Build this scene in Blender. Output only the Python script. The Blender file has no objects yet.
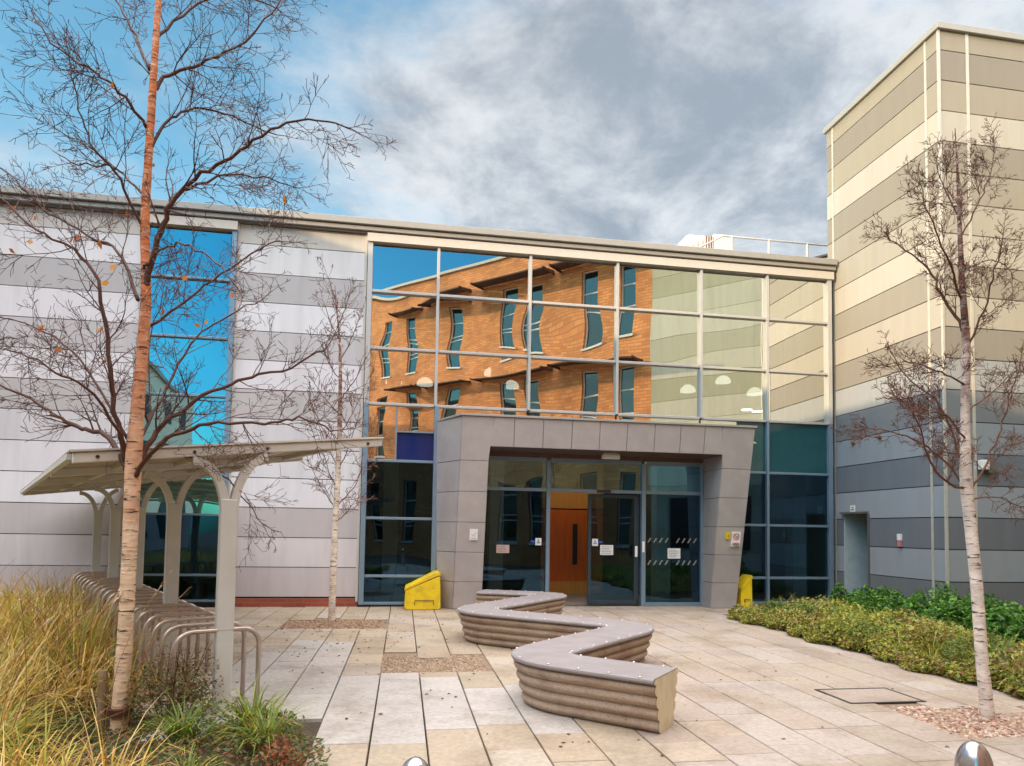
import bpy, math, random
from mathutils import Vector, Matrix
R = math.radians
random.seed(7)
sc = bpy.context.scene
COL = sc.collection

# ------------------------------------------------------------------ materials
def newmat(name):
    m = bpy.data.materials.new(name); m.use_nodes = True
    nt = m.node_tree; nt.nodes.clear()
    out = nt.nodes.new('ShaderNodeOutputMaterial')
    return m, nt, out

def N(nt, typ, **kw):
    n = nt.nodes.new(typ)
    for k, v in kw.items():
        if k.startswith('i_'):
            key = k[2:]
            n.inputs[int(key) if key.isdigit() else key.replace('_', ' ')].default_value = v
        else:
            setattr(n, k, v)
    return n

def mixc(a, b, t): return tuple(x + (y - x) * t for x, y in zip(a, b))
def rgba(c): return (c[0], c[1], c[2], 1.0)

def surf(name, col, rough=0.6, metal=0.0, var=0.12, scale=6.0, bump=0.0, bscale=40.0, tint=False,
         stain=None, stain_scale=1.2, stain_amt=0.0, spec=0.5, stretch=(1, 1, 1), speck=None, speck_scale=30.0, speck_cut=.68):
    """principled surface: base colour x noise variation (x per-face tint), optional stains and bump"""
    m, nt, out = newmat(name)
    L = nt.links.new
    bs = N(nt, 'ShaderNodeBsdfPrincipled', i_Roughness=rough, i_Metallic=metal)
    bs.inputs['Specular IOR Level'].default_value = spec
    tc = N(nt, 'ShaderNodeTexCoord'); mp = N(nt, 'ShaderNodeMapping')
    mp.inputs['Scale'].default_value = stretch
    L(tc.outputs['Object'], mp.inputs['Vector'])
    no = N(nt, 'ShaderNodeTexNoise', i_Scale=scale, i_Detail=6.0, i_Roughness=0.6)
    L(mp.outputs[0], no.inputs['Vector'])
    mr = N(nt, 'ShaderNodeMapRange', i_1=0.25, i_2=0.75, i_3=1.0 - var, i_4=1.0 + var)
    L(no.outputs['Fac'], mr.inputs[0])
    base = N(nt, 'ShaderNodeRGB'); base.outputs[0].default_value = rgba(col)
    cur = base.outputs[0]
    if tint:
        at = N(nt, 'ShaderNodeAttribute', attribute_name='tint')
        cur = at.outputs['Color']
    if stain:
        n2 = N(nt, 'ShaderNodeTexNoise', i_Scale=stain_scale, i_Detail=8.0, i_Roughness=0.65)
        L(mp.outputs[0], n2.inputs['Vector'])
        r2 = N(nt, 'ShaderNodeMapRange', i_1=0.48, i_2=0.72, i_3=0.0, i_4=stain_amt)
        L(n2.outputs['Fac'], r2.inputs[0])
        mx = N(nt, 'ShaderNodeMix', data_type='RGBA')
        L(r2.outputs[0], mx.inputs[0]); L(cur, mx.inputs[6]); mx.inputs[7].default_value = rgba(stain)
        cur = mx.outputs[2]
    if speck:
        n5 = N(nt, 'ShaderNodeTexNoise', i_Scale=speck_scale, i_Detail=2.0); L(mp.outputs[0], n5.inputs['Vector'])
        r5 = N(nt, 'ShaderNodeMapRange', i_1=speck_cut, i_2=speck_cut + .03, i_3=0.0, i_4=.6); L(n5.outputs['Fac'], r5.inputs[0])
        m5 = N(nt, 'ShaderNodeMix', data_type='RGBA'); L(r5.outputs[0], m5.inputs[0]); L(cur, m5.inputs[6]); m5.inputs[7].default_value = rgba(speck); cur = m5.outputs[2]
    mul = N(nt, 'ShaderNodeVectorMath', operation='MULTIPLY')
    L(cur, mul.inputs[0]); L(mr.outputs[0], mul.inputs[1])
    L(mul.outputs[0], bs.inputs['Base Color'])
    if bump > 0:
        n3 = N(nt, 'ShaderNodeTexNoise', i_Scale=bscale, i_Detail=5.0)
        L(mp.outputs[0], n3.inputs['Vector'])
        b = N(nt, 'ShaderNodeBump', i_Strength=bump, i_Distance=0.01)
        L(n3.outputs['Fac'], b.inputs['Height']); L(b.outputs[0], bs.inputs['Normal'])
    L(bs.outputs[0], out.inputs[0])
    return m

def glass(name, refl, trans, rough=0.0, tint=(1, 1, 1)):
    m, nt, out = newmat(name); L = nt.links.new
    t = N(nt, 'ShaderNodeBsdfTransparent'); t.inputs[0].default_value = rgba(trans)
    g = N(nt, 'ShaderNodeBsdfGlossy', i_Roughness=rough); g.inputs[0].default_value = rgba(tint)
    fr = N(nt, 'ShaderNodeLayerWeight', i_Blend=0.35)
    mr = N(nt, 'ShaderNodeMapRange', i_1=0.0, i_2=1.0, i_3=refl, i_4=min(1.0, refl + 0.35))
    L(fr.outputs['Fresnel'], mr.inputs[0])
    mx = N(nt, 'ShaderNodeMixShader')
    L(mr.outputs[0], mx.inputs[0]); L(t.outputs[0], mx.inputs[1]); L(g.outputs[0], mx.inputs[2])
    L(mx.outputs[0], out.inputs[0])
    return m

def leafmat(name, rough=0.55, trans=0.35):
    m, nt, out = newmat(name); L = nt.links.new
    at = N(nt, 'ShaderNodeAttribute', attribute_name='tint')
    bs = N(nt, 'ShaderNodeBsdfPrincipled', i_Roughness=rough)
    tr = N(nt, 'ShaderNodeBsdfTranslucent')
    mx = N(nt, 'ShaderNodeMixShader', i_0=trans)
    L(at.outputs['Color'], bs.inputs['Base Color']); L(at.outputs['Color'], tr.inputs[0])
    L(bs.outputs[0], mx.inputs[1]); L(tr.outputs[0], mx.inputs[2]); L(mx.outputs[0], out.inputs[0])
    return m

def emis(name, col, s):
    m, nt, out = newmat(name)
    e = N(nt, 'ShaderNodeEmission', i_Strength=s); e.inputs[0].default_value = rgba(col)
    nt.links.new(e.outputs[0], out.inputs[0]); return m

def brickmat(name, c1, c2, mortar, bw=.32, bh=.08, ms=.010):
    m, nt, out = newmat(name); L = nt.links.new
    bs = N(nt, 'ShaderNodeBsdfPrincipled', i_Roughness=0.85)
    tc = N(nt, 'ShaderNodeTexCoord')
    sp = N(nt, 'ShaderNodeSeparateXYZ'); L(tc.outputs['Object'], sp.inputs[0])
    ad = N(nt, 'ShaderNodeMath', operation='ADD'); L(sp.outputs[0], ad.inputs[0])
    L(sp.outputs[1], ad.inputs[1])
    cm = N(nt, 'ShaderNodeCombineXYZ'); L(ad.outputs[0], cm.inputs[0]); L(sp.outputs[2], cm.inputs[1])
    br = N(nt, 'ShaderNodeTexBrick', i_Scale=1.0)
    br.inputs['Brick Width'].default_value = bw; br.inputs['Row Height'].default_value = bh
    br.inputs['Mortar Size'].default_value = ms; br.inputs['Mortar Smooth'].default_value = .3
    br.inputs['Color1'].default_value = rgba(c1); br.inputs['Color2'].default_value = rgba(c2)
    br.inputs['Mortar'].default_value = rgba(mortar)
    L(cm.outputs[0], br.inputs['Vector'])
    no = N(nt, 'ShaderNodeTexNoise', i_Scale=0.8, i_Detail=6.0); L(tc.outputs['Object'], no.inputs['Vector'])
    mr = N(nt, 'ShaderNodeMapRange', i_1=0.3, i_2=0.7, i_3=0.8, i_4=1.2); L(no.outputs['Fac'], mr.inputs[0])
    mu = N(nt, 'ShaderNodeVectorMath', operation='MULTIPLY'); L(br.outputs['Color'], mu.inputs[0]); L(mr.outputs[0], mu.inputs[1])
    L(mu.outputs[0], bs.inputs['Base Color'])
    L(bs.outputs[0], out.inputs[0]); return m

def barkmat(name, low, high, z0, z1, lent=(0.03, 0.02, 0.017)):
    """birch bark: pale low on the trunk, red-brown on the young wood higher up, dark lenticels"""
    m, nt, out = newmat(name); L = nt.links.new
    bs = N(nt, 'ShaderNodeBsdfPrincipled', i_Roughness=0.7)
    tc = N(nt, 'ShaderNodeTexCoord'); sp = N(nt, 'ShaderNodeSeparateXYZ'); L(tc.outputs['Object'], sp.inputs[0])
    n0 = N(nt, 'ShaderNodeTexNoise', i_Scale=5.0, i_Detail=5.0); L(tc.outputs['Object'], n0.inputs['Vector'])
    a = N(nt, 'ShaderNodeMath', operation='MULTIPLY_ADD', i_1=2.4, i_2=-1.2); L(n0.outputs['Fac'], a.inputs[0])
    b = N(nt, 'ShaderNodeMath', operation='ADD'); L(sp.outputs[2], b.inputs[0]); L(a.outputs[0], b.inputs[1])
    mr = N(nt, 'ShaderNodeMapRange', i_1=z0, i_2=z1); L(b.outputs[0], mr.inputs[0])
    mx = N(nt, 'ShaderNodeMix', data_type='RGBA'); L(mr.outputs[0], mx.inputs[0])
    mx.inputs[6].default_value = rgba(low); mx.inputs[7].default_value = rgba(high)
    mp = N(nt, 'ShaderNodeMapping'); mp.inputs['Scale'].default_value = (9, 9, 55); L(tc.outputs['Object'], mp.inputs['Vector'])
    n1 = N(nt, 'ShaderNodeTexNoise', i_Scale=1.0, i_Detail=3.0); L(mp.outputs[0], n1.inputs['Vector'])
    r1 = N(nt, 'ShaderNodeMapRange', i_1=0.57, i_2=0.66); L(n1.outputs['Fac'], r1.inputs[0])
    m2 = N(nt, 'ShaderNodeMix', data_type='RGBA'); L(r1.outputs[0], m2.inputs[0]); L(mx.outputs[2], m2.inputs[6])
    m2.inputs[7].default_value = rgba(lent)
    mp3 = N(nt, 'ShaderNodeMapping'); mp3.inputs['Scale'].default_value = (6, 6, 9); L(tc.outputs['Object'], mp3.inputs['Vector'])
    n2 = N(nt, 'ShaderNodeTexNoise', i_Scale=1.0, i_Detail=6.0); L(mp3.outputs[0], n2.inputs['Vector'])
    r2 = N(nt, 'ShaderNodeMapRange', i_1=0.3, i_2=0.7, i_3=0.7, i_4=1.2); L(n2.outputs['Fac'], r2.inputs[0])
    mu = N(nt, 'ShaderNodeVectorMath', operation='MULTIPLY'); L(m2.outputs[2], mu.inputs[0]); L(r2.outputs[0], mu.inputs[1])
    L(mu.outputs[0], bs.inputs['Base Color'])
    mp4 = N(nt, 'ShaderNodeMapping'); mp4.inputs['Scale'].default_value = (16, 16, 26); L(tc.outputs['Object'], mp4.inputs['Vector'])
    n4 = N(nt, 'ShaderNodeTexNoise', i_Scale=1.0, i_Detail=8.0, i_Roughness=.7); L(mp4.outputs[0], n4.inputs['Vector'])
    r4 = N(nt, 'ShaderNodeMapRange', i_1=.50, i_2=.64); L(n4.outputs['Fac'], r4.inputs[0])
    m4 = N(nt, 'ShaderNodeMix', data_type='RGBA'); L(r4.outputs[0], m4.inputs[0]); L(mu.outputs[0], m4.inputs[6]); m4.inputs[7].default_value = rgba(mixc(low, high, .35)); L(m4.outputs[2], bs.inputs['Base Color'])
    bp = N(nt, 'ShaderNodeBump', i_Strength=0.8, i_Distance=0.01); L(n1.outputs['Fac'], bp.inputs['Height']); L(bp.outputs[0], bs.inputs['Normal'])
    L(bs.outputs[0], out.inputs[0]); return m

M = dict(
    clad=surf('fibre_cement_cladding', (.5, .5, .5), 0.62, var=.05, scale=3, tint=True, bump=.08, bscale=60, stain=(.24, .22, .20), stain_scale=1.6, stain_amt=.22, stretch=(1.6, 1.6, .22)),
    backing=surf('dark_cavity', (.03, .03, .03), .9),
    coping=surf('coping_metal', (.33, .315, .29), .45, .1, var=.06),
    capdark=surf('dark_flashing', (.16, .15, .14), .45, .3),
    cream=surf('cream_metal', (.54, .50, .44), .45, var=.05),
    plinth=brickmat('red_brick_plinth', (.36, .07, .035), (.28, .05, .03), (.22, .12, .09)),
    mull=surf('aluminium_mullion', (.50, .49, .47), .38, .3, var=.04),
    bframe=surf('grey_blue_frame', (.20, .29, .38), .38, .35, var=.05),
    glassU=glass('reflective_glass', .76, (.50, .58, .56), tint=(1.0, 1.0, .93)),
    glassL=glass('dark_tinted_glass', .09, (.20, .29, .31), tint=(.28, .62, 1.0)),
    glassN=glass('blue_reflective_glass', .62, (.40, .55, .58), tint=(.50, .92, .95)),
    glassT=glass('bluish_top_light', .34, (.20, .38, .46), tint=(.34, .66, .86)),  # blue tint stands in for the sky's reflection
    teal=surf('teal_spandrel_glass', (.012, .075, .085), .06, spec=.7, var=.1),
    bluerefl=surf('blue_reflection_glass', (.006, .022, .12), .08, spec=.6, var=.05),  # a reflection's blue, painted as the pane's own colour
    zinc=surf('zinc_panel', (.44, .405, .405), .42, .25, var=.10, scale=2.2, tint=False, bump=.03, bscale=4, stain=(.54, .49, .46), stain_scale=2.5, stain_amt=.5),
    soffit=surf('brown_soffit', (.13, .075, .06), .5, .2),
    conc=surf('ribbed_concrete', (.40, .30, .225), .88, var=.16, scale=45, bump=.5, bscale=110, stain=(.17, .09, .055), stain_scale=3.2, stain_amt=.6, speck=(.12, .07, .05), speck_scale=60, speck_cut=.64),
    concend=surf('bare_concrete_end', (.66, .58, .40), .85, var=.15, scale=12, bump=.3, bscale=60, stain=(.42, .24, .08), stain_scale=5, stain_amt=.6, stretch=(1, 1, .35)),
    seat=surf('smooth_grey_concrete', (.265, .235, .235), .6, var=.14, scale=5, bump=.08, bscale=90, stain=(.20, .16, .14), stain_scale=2.0, stain_amt=.5),
    steel=surf('brushed_steel', (.62, .60, .58), .28, .95, var=.06, scale=12),
    bollard=surf('polished_bollard_steel', (.55, .52, .52), .22, .9, var=.05),
    galv=surf('galvanised_steel', (.50, .41, .35), .34, .6, var=.12, scale=14),
    postpaint=surf('pale_grey_powder_coat', (.60, .60, .57), .45, .15, var=.06),
    roofsheet=None,
    yellow=surf('yellow_grit_bin_plastic', (.78, .56, .012), .42, var=.07, scale=4, bump=.04, stain=(.30, .21, .05), stain_scale=5, stain_amt=.55, speck=(.20, .14, .04), speck_scale=40, speck_cut=.70),
    dark=surf('dark_rubber', (.02, .02, .022), .6),
    white=surf('white_plastic', (.78, .78, .76), .45, var=.03),
    red=surf('red_print', (.55, .04, .05), .5),
    signyel=surf('yellow_print', (.75, .55, .02), .5),
    blue=surf('blue_print', (.03, .10, .50), .4),
    pink=surf('pinkish_paper', (.62, .45, .40), .7),
    paper=surf('white_paper', (.72, .74, .72), .7),
    slab=surf('concrete_paving_slab', (.5, .45, .4), .78, var=.20, scale=22, tint=True, bump=.35, bscale=120, stain=(.19, .135, .085), stain_scale=1.4, stain_amt=.7, speck=(.10, .075, .055), speck_scale=17, speck_cut=.70),
    joint=surf('sandy_joint_soil', (.06, .042, .028), .95, var=.35, scale=9, bump=.4),
    soil=surf('dark_bark_mulch', (.075, .042, .024), .95, var=.5, scale=20, bump=.8, bscale=50),
    gravel=surf('pinkish_gravel', (.3, .2, .15), .85, tint=True, var=.2, scale=30),
    pitsoil=surf('sandy_soil', (.24, .165, .11), .95, var=.3, scale=14, bump=.6, bscale=60),
    leafframe=surf('dark_door_frame', (.045, .07, .09), .35, .4),
    iron=surf('cast_iron_frame', (.05, .045, .04), .6, .4),
    leaf=leafmat('leaf'), blade=leafmat('grass_blade', .5, .3),
    twig=surf('birch_twig', (.085, .030, .018), .65, var=.3, scale=5),
    twigr=surf('birch_twig_red', (.13, .048, .024), .65, var=.3, scale=5),
    bark1=barkmat('birch_bark_big', (.72, .54, .38), (.60, .17, .045), 1.3, 3.2),
    bark2=barkmat('birch_bark_pale', (.80, .70, .62), (.20, .075, .05), 2.6, 3.6),
    bark3=barkmat('birch_bark_thin', (.76, .66, .55), (.22, .09, .06), 2.4, 3.6),
    wood=surf('weathered_stake_wood', (.24, .17, .10), .85, var=.2, stretch=(8, 8, 1)),
    floor=surf('interior_floor', (.30, .26, .22), .35, var=.05),
    iwall=surf('interior_wall', (.45, .46, .44), .8, var=.05),
    idark=surf('interior_dark_wall', (.06, .08, .085), .7, var=.1),
    ired=surf('interior_red_wall', (.16, .045, .035), .7, var=.1),
    column=surf('interior_column', (.72, .74, .70), .6, var=.03),
    doorwood=surf('orange_wood_veneer', (.74, .15, .025), .4, var=.15, scale=3, stretch=(6, 6, .6)),
    panelwood=surf('light_wood_panel', (.74, .32, .07), .45, var=.12, scale=3, stretch=(6, 6, .6)),
    rattan=surf('pale_rattan', (.42, .33, .22), .7, var=.15),
    lamp=emis('lit_pendant_shade', (1.0, .93, .80), 1.25),
    downl=emis('lit_downlight', (1.0, .85, .6), 8.0),
    brick=brickmat('orange_brick', (.80, .34, .115), (.58, .205, .065), (.46, .20, .09), .46, .125, .017),
    render=surf('pale_render', (.55, .53, .48), .85, var=.05),
    winglass=glass('window_glass', .16, (.25, .4, .4), tint=(.7, 1, 1)),
    wframe=surf('white_window_frame', (.70, .72, .66), .5, var=.03),
    wdark=surf('dark_window_room', (.02, .035, .035), .5),
    brise=surf('dark_brown_louvre', (.06, .022, .016), .6),
    roofm=surf('grey_roof_membrane', (.30, .30, .30), .8, var=.1),
    hvac=surf('white_hvac_casing', (.66, .63, .55), .5, .0, var=.06),
    rust=surf('rusty_grille', (.22, .07, .03), .7, var=.3),
)

def translucent_sheet(name, col, tr):
    m, nt, out = newmat(name); L = nt.links.new
    tc = N(nt, 'ShaderNodeTexCoord'); no = N(nt, 'ShaderNodeTexNoise', i_Scale=3.0, i_Detail=7.0); L(tc.outputs['Object'], no.inputs['Vector'])
    r1 = N(nt, 'ShaderNodeMapRange', i_1=.3, i_2=.7, i_3=.7, i_4=1.15); L(no.outputs['Fac'], r1.inputs[0])
    c = N(nt, 'ShaderNodeRGB'); c.outputs[0].default_value = rgba(col)
    mu = N(nt, 'ShaderNodeVectorMath', operation='MULTIPLY'); L(c.outputs[0], mu.inputs[0]); L(r1.outputs[0], mu.inputs[1])
    bs = N(nt, 'ShaderNodeBsdfPrincipled', i_Roughness=.4); t = N(nt, 'ShaderNodeBsdfTranslucent')
    L(mu.outputs[0], bs.inputs['Base Color']); L(mu.outputs[0], t.inputs[0])
    mx = N(nt, 'ShaderNodeMixShader', i_0=tr); L(bs.outputs[0], mx.inputs[1]); L(t.outputs[0], mx.inputs[2]); L(mx.outputs[0], out.inputs[0]); return m
M['roofsheet'] = translucent_sheet('stained_roof_sheet', (.21, .15, .09), .14)

# ------------------------------------------------------------------ mesh builder
class MB:
    def __init__(s): s.v = []; s.f = []; s.c = []
    def add(s, vs, fs, col=None):
        o = len(s.v); s.v += [tuple(p) for p in vs]
        for f in fs: s.f.append(tuple(i + o for i in f)); s.c.append(col)
        return s
    def quad(s, a, b, c, d, col=None): return s.add([a, b, c, d], [(0, 1, 2, 3)], col)
    def box(s, lo, hi, col=None, bev=0.0):
        x0, y0, z0 = lo; x1, y1, z1 = hi
        return s.hexa([(x0, y0, z0), (x1, y0, z0), (x1, y1, z0), (x0, y1, z0), (x0, y0, z1), (x1, y0, z1), (x1, y1, z1), (x0, y1, z1)], col)
    def hexa(s, p, col=None):
        return s.add(p, [(0, 3, 2, 1), (4, 5, 6, 7), (0, 1, 5, 4), (1, 2, 6, 5), (2, 3, 7, 6), (3, 0, 4, 7)], col)
    def obox(s, c, ux, uy, uz, hx, hy, hz, col=None):
        c, ux, uy, uz = map(Vector, (c, ux, uy, uz)); p = []
        for k in (-1, 1):
            for i, j in ((-1, -1), (1, -1), (1, 1), (-1, 1)):
                p.append(c + ux * hx * i + uy * hy * j + uz * hz * k)
        return s.hexa(p, col)
    def bar(s, a, b, w, h, up=(0, 0, 1), col=None):
        a, b = Vector(a), Vector(b); d = (b - a); l = d.length; d.normalize()
        u = Vector(up); sd = d.cross(u)
        if sd.length < 1e-4: sd = d.cross(Vector((0, 1, 0)))
        sd.normalize(); u = sd.cross(d)
        return s.obox((a + b) / 2, d, sd, u, l / 2, w / 2, h / 2, col)
    def slabtile(s, x0, x1, y0, y1, z, b, col):
        """paving slab: top face with a small chamfer"""
        zb = z - b
        v = [(x0, y0, zb - .03), (x1, y0, zb - .03), (x1, y1, zb - .03), (x0, y1, zb - .03),
             (x0, y0, zb), (x1, y0, zb), (x1, y1, zb), (x0, y1, zb),
             (x0 + b, y0 + b, z), (x1 - b, y0 + b, z), (x1 - b, y1 - b, z), (x0 + b, y1 - b, z)]
        f = [(0, 1, 5, 4), (1, 2, 6, 5), (2, 3, 7, 6), (3, 0, 4, 7), (4, 5, 9, 8), (5, 6, 10, 9), (6, 7, 11, 10), (7, 4, 8, 11), (8, 9, 10, 11)]
        return s.add(v, f, col)
    def tube(s, pts, radii, n=6, col=None, cap=True):
        pts = [Vector(p) for p in pts]
        if not hasattr(radii, '__len__'): radii = [radii] * len(pts)
        o = len(s.v); prev = None
        for i, p in enumerate(pts):
            if i == 0: t = pts[1] - pts[0]
            elif i == len(pts) - 1: t = pts[-1] - pts[-2]
            else: t = pts[i + 1] - pts[i - 1]
            if t.length < 1e-9: t = Vector((0, 0, 1))
            t.normalize()
            if prev is None:
                a = Vector((1, 0, 0)) if abs(t.x) < .8 else Vector((0, 1, 0))
                u = t.cross(a).normalized()
            else:
                u = prev - t * prev.dot(t)
                if u.length < 1e-6: u = t.orthogonal()
                u.normalize()
            prev = u; w = t.cross(u)
            for k in range(n):
                an = 2 * math.pi * k / n
                s.v.append(tuple(p + (u * math.cos(an) + w * math.sin(an)) * radii[i]))
        for i in range(len(pts) - 1):
            for k in range(n):
                a = o + i * n + k; b = o + i * n + (k + 1) % n
                s.f.append((a, b, b + n, a + n)); s.c.append(col)
        if cap and n > 3:
            s.f.append(tuple(o + k for k in reversed(range(n)))); s.c.append(col)
            e = o + (len(pts) - 1) * n
            s.f.append(tuple(e + k for k in range(n))); s.c.append(col)
        return s
    def lathe(s, c, prof, n=24, col=None):
        """prof: list of (radius, z)"""
        o = len(s.v)
        for r, z in prof:
            for k in range(n):
                a = 2 * math.pi * k / n
                s.v.append((c[0] + r * math.cos(a), c[1] + r * math.sin(a), c[2] + z))
        for i in range(len(prof) - 1):
            for k in range(n):
                a = o + i * n + k; b = o + i * n + (k + 1) % n
                s.f.append((a, b, b + n, a + n)); s.c.append(col)
        s.f.append(tuple(o + k for k in reversed(range(n)))); s.c.append(col)
        e = o + (len(prof) - 1) * n
        s.f.append(tuple(e + k for k in range(n))); s.c.append(col)
        return s
    def build(s, name, mat, parent=None, smooth=False, bevel=0.0):
        off = Vector((0, 0, 0))
        p = parent
        while p is not None: off = off + Vector(p.location); p = p.parent
        me = bpy.data.meshes.new(name)
        me.from_pydata([(a[0] - off.x, a[1] - off.y, a[2] - off.z) for a in s.v], [], s.f)
        if any(c is not None for c in s.c):
            at = me.attributes.new('tint', 'FLOAT_COLOR', 'FACE')
            buf = []
            for c in s.c:
                c = c or (.5, .5, .5); buf += [c[0], c[1], c[2], 1.0]
            at.data.foreach_set('color', buf)
        if mat: me.materials.append(mat)
        if smooth: me.polygons.foreach_set('use_smooth', [True] * len(me.polygons))
        me.update()
        o = bpy.data.objects.new(name, me); COL.objects.link(o)
        if parent is not None: o.parent = parent
        if bevel > 0:
            b = o.modifiers.new('bevel', 'BEVEL'); b.width = bevel; b.segments = 2; b.limit_method = 'ANGLE'
        return o

def tag(o, label, cat, group=None, kind=None):
    o['label'] = label; o['category'] = cat
    if group: o['group'] = group
    if kind: o['kind'] = kind
    return o
def thing(name, label, cat, loc=(0, 0, 0), group=None):
    o = bpy.data.objects.new(name, None); o.location = loc; o.empty_display_size = .2; COL.objects.link(o)
    return tag(o, label, cat, group)
def struct(o): o['kind'] = 'structure'; return o
def stuff(o, label, cat): return tag(o, label, cat, kind='stuff')
def copy_tree(o, parent=None, loc=None):
    c = o.copy(); COL.objects.link(c)
    if parent is not None: c.parent = parent
    if loc is not None: c.location = loc
    for ch in list(o.children): copy_tree(ch, c)
    return c
def jit(c, a):
    k = 1 + random.uniform(-a, a)
    return tuple(max(0.004, x * k * (1 + random.uniform(-a * .18, a * .18))) for x in c)

# ------------------------------------------------------------------ camera (fitted to the photograph)
FPX, YAW, PITCH, ROLL, SHY, CD, EYE = 668.28, R(9.197), R(2.958), R(0.95), 111.49, 13.791, 1.6
_R = Vector((math.cos(YAW), -math.sin(YAW), 0)); _F = Vector((math.sin(YAW), math.cos(YAW), 0)); _U = Vector((0, 0, 1))
_F2 = _F * math.cos(PITCH) + _U * math.sin(PITCH); _U2 = _U * math.cos(PITCH) - _F * math.sin(PITCH)
CR = _R * math.cos(ROLL) + _U2 * math.sin(ROLL); CU = _U2 * math.cos(ROLL) - _R * math.sin(ROLL); CF = _F2
CPOS = Vector((0, -CD, EYE))
cam = bpy.data.cameras.new('camera'); co = bpy.data.objects.new('camera', cam); COL.objects.link(co)
co.matrix_world = Matrix(((CR.x, CU.x, -CF.x, CPOS.x), (CR.y, CU.y, -CF.y, CPOS.y), (CR.z, CU.z, -CF.z, CPOS.z), (0, 0, 0, 1)))
cam.sensor_width = 36; cam.lens = FPX / 1024 * 36; cam.shift_y = SHY / 1024; cam.clip_start = .05; cam.clip_end = 3000
sc.camera = co
def ray(u, v): return CF + CR * ((u - 512) / FPX) + CU * ((383 + SHY - v) / FPX)
def depth_pt(u, v, d): return CPOS + ray(u, v) * d          # survey helper: a point seen in the photo at a known distance

# ------------------------------------------------------------------ light and sky
SUN_EL, SUN_AZ = R(13.4), R(62)          # azimuth measured from -y towards -x
tosun = Vector((-math.sin(SUN_AZ) * math.cos(SUN_EL), -math.cos(SUN_AZ) * math.cos(SUN_EL), math.sin(SUN_EL)))
sl = bpy.data.lights.new('sun', 'SUN'); sl.energy = 2.1; sl.angle = R(.6); sl.color = (1.0, .72, .42)
so = bpy.data.objects.new('sun', sl); COL.objects.link(so); so.location = tosun * 60
so.rotation_euler = tosun.to_track_quat('Z', 'Y').to_euler()
w = bpy.data.worlds.new('World'); sc.world = w; w.use_nodes = True
nt = w.node_tree; nt.nodes.clear(); L = nt.links.new
wo = N(nt, 'ShaderNodeOutputWorld'); bg = N(nt, 'ShaderNodeBackground', i_Strength=.15); L(bg.outputs[0], wo.inputs[0])
sky = N(nt, 'ShaderNodeTexSky', sky_type='NISHITA', sun_disc=False, sun_elevation=SUN_EL, air_density=1.0, dust_density=1.2, ozone_density=1.6)
sky.sun_rotation = math.atan2(tosun.x, tosun.y) % (2 * math.pi)
tc = N(nt, 'ShaderNodeTexCoord'); sp = N(nt, 'ShaderNodeSeparateXYZ'); L(tc.outputs['Generated'], sp.inputs[0])
def MATH(op, a, b=None, c=None):
    n = N(nt, 'ShaderNodeMath', operation=op)
    for i, x in enumerate((a, b, c)):
        if x is None: continue
        if isinstance(x, (int, float)): n.inputs[i].default_value = x
        else: L(x, n.inputs[i])
    return n.outputs[0]
def RANGE(x, a, b, c=0.0, d=1.0, smooth=True):
    n = N(nt, 'ShaderNodeMapRange', i_1=a, i_2=b, i_3=c, i_4=d)
    if smooth: n.interpolation_type = 'SMOOTHSTEP'
    L(x, n.inputs[0]); return n.outputs[0]
def MIX(f, a, b):
    n = N(nt, 'ShaderNodeMix', data_type='RGBA')
    if isinstance(f, (int, float)): n.inputs[0].default_value = f
    else: L(f, n.inputs[0])
    for i, x in ((6, a), (7, b)):
        if isinstance(x, tuple): n.inputs[i].default_value = rgba(x)
        else: L(x, n.inputs[i])
    return n.outputs[2]
zz = MATH('ADD', MATH('MAXIMUM', sp.outputs[2], 0.0), .22)
cx = MATH('DIVIDE', sp.outputs[0], zz); cyy = MATH('DIVIDE', sp.outputs[1], zz)
cv = N(nt, 'ShaderNodeCombineXYZ'); L(cx, cv.inputs[0]); L(cyy, cv.inputs[1]); cv.inputs[2].default_value = 3.7
n1 = N(nt, 'ShaderNodeTexNoise', i_Scale=1.25, i_Detail=11.0, i_Roughness=.62); n1.inputs['Distortion'].default_value = .15; L(cv.outputs[0], n1.inputs['Vector'])
n2 = N(nt, 'ShaderNodeTexNoise', i_Scale=3.4, i_Detail=10.0, i_Roughness=.62); n2.inputs['Distortion'].default_value = .2; L(cv.outputs[0], n2.inputs['Vector'])
# cloud field stands over the roofs ahead (+y); the sky behind the camera is clear
front = RANGE(sp.outputs[1], -.15, .35)
low = RANGE(sp.outputs[2], .70, .30)
# the heavy bank to the right of centre
bx = MATH('SUBTRACT', cx, .55); by = MATH('SUBTRACT', cyy, 1.22)
bank = RANGE(MATH('SQRT', MATH('ADD', MATH('MULTIPLY', bx, bx), MATH('MULTIPLY', by, by))), 0.85, .15)
cov0 = MATH('ADD', MATH('ADD', n1.outputs['Fac'], MATH('MULTIPLY', low, .10)), MATH('MULTIPLY', bank, .24))
clear = MATH('MULTIPLY', RANGE(cx, .15, -.75), RANGE(sp.outputs[2], .22, .50))
cov = MATH('MULTIPLY', RANGE(MATH('SUBTRACT', cov0, MATH('MULTIPLY', clear, .14)), .46, .74), front)
shade = RANGE(MATH('ADD', n2.outputs['Fac'], MATH('MULTIPLY', bank, .10)), .38, .70)
cl = MIX(shade, (2.10, 2.14, 2.20), (.92, 1.03, 1.18))
hz = RANGE(sp.outputs[2], .48, .10)
skt = MIX(front, (.10, .42, .58), (.58, .90, .86))
skb = N(nt, 'ShaderNodeVectorMath', operation='MULTIPLY'); L(sky.outputs[0], skb.inputs[0]); L(skt, skb.inputs[1])
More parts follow.
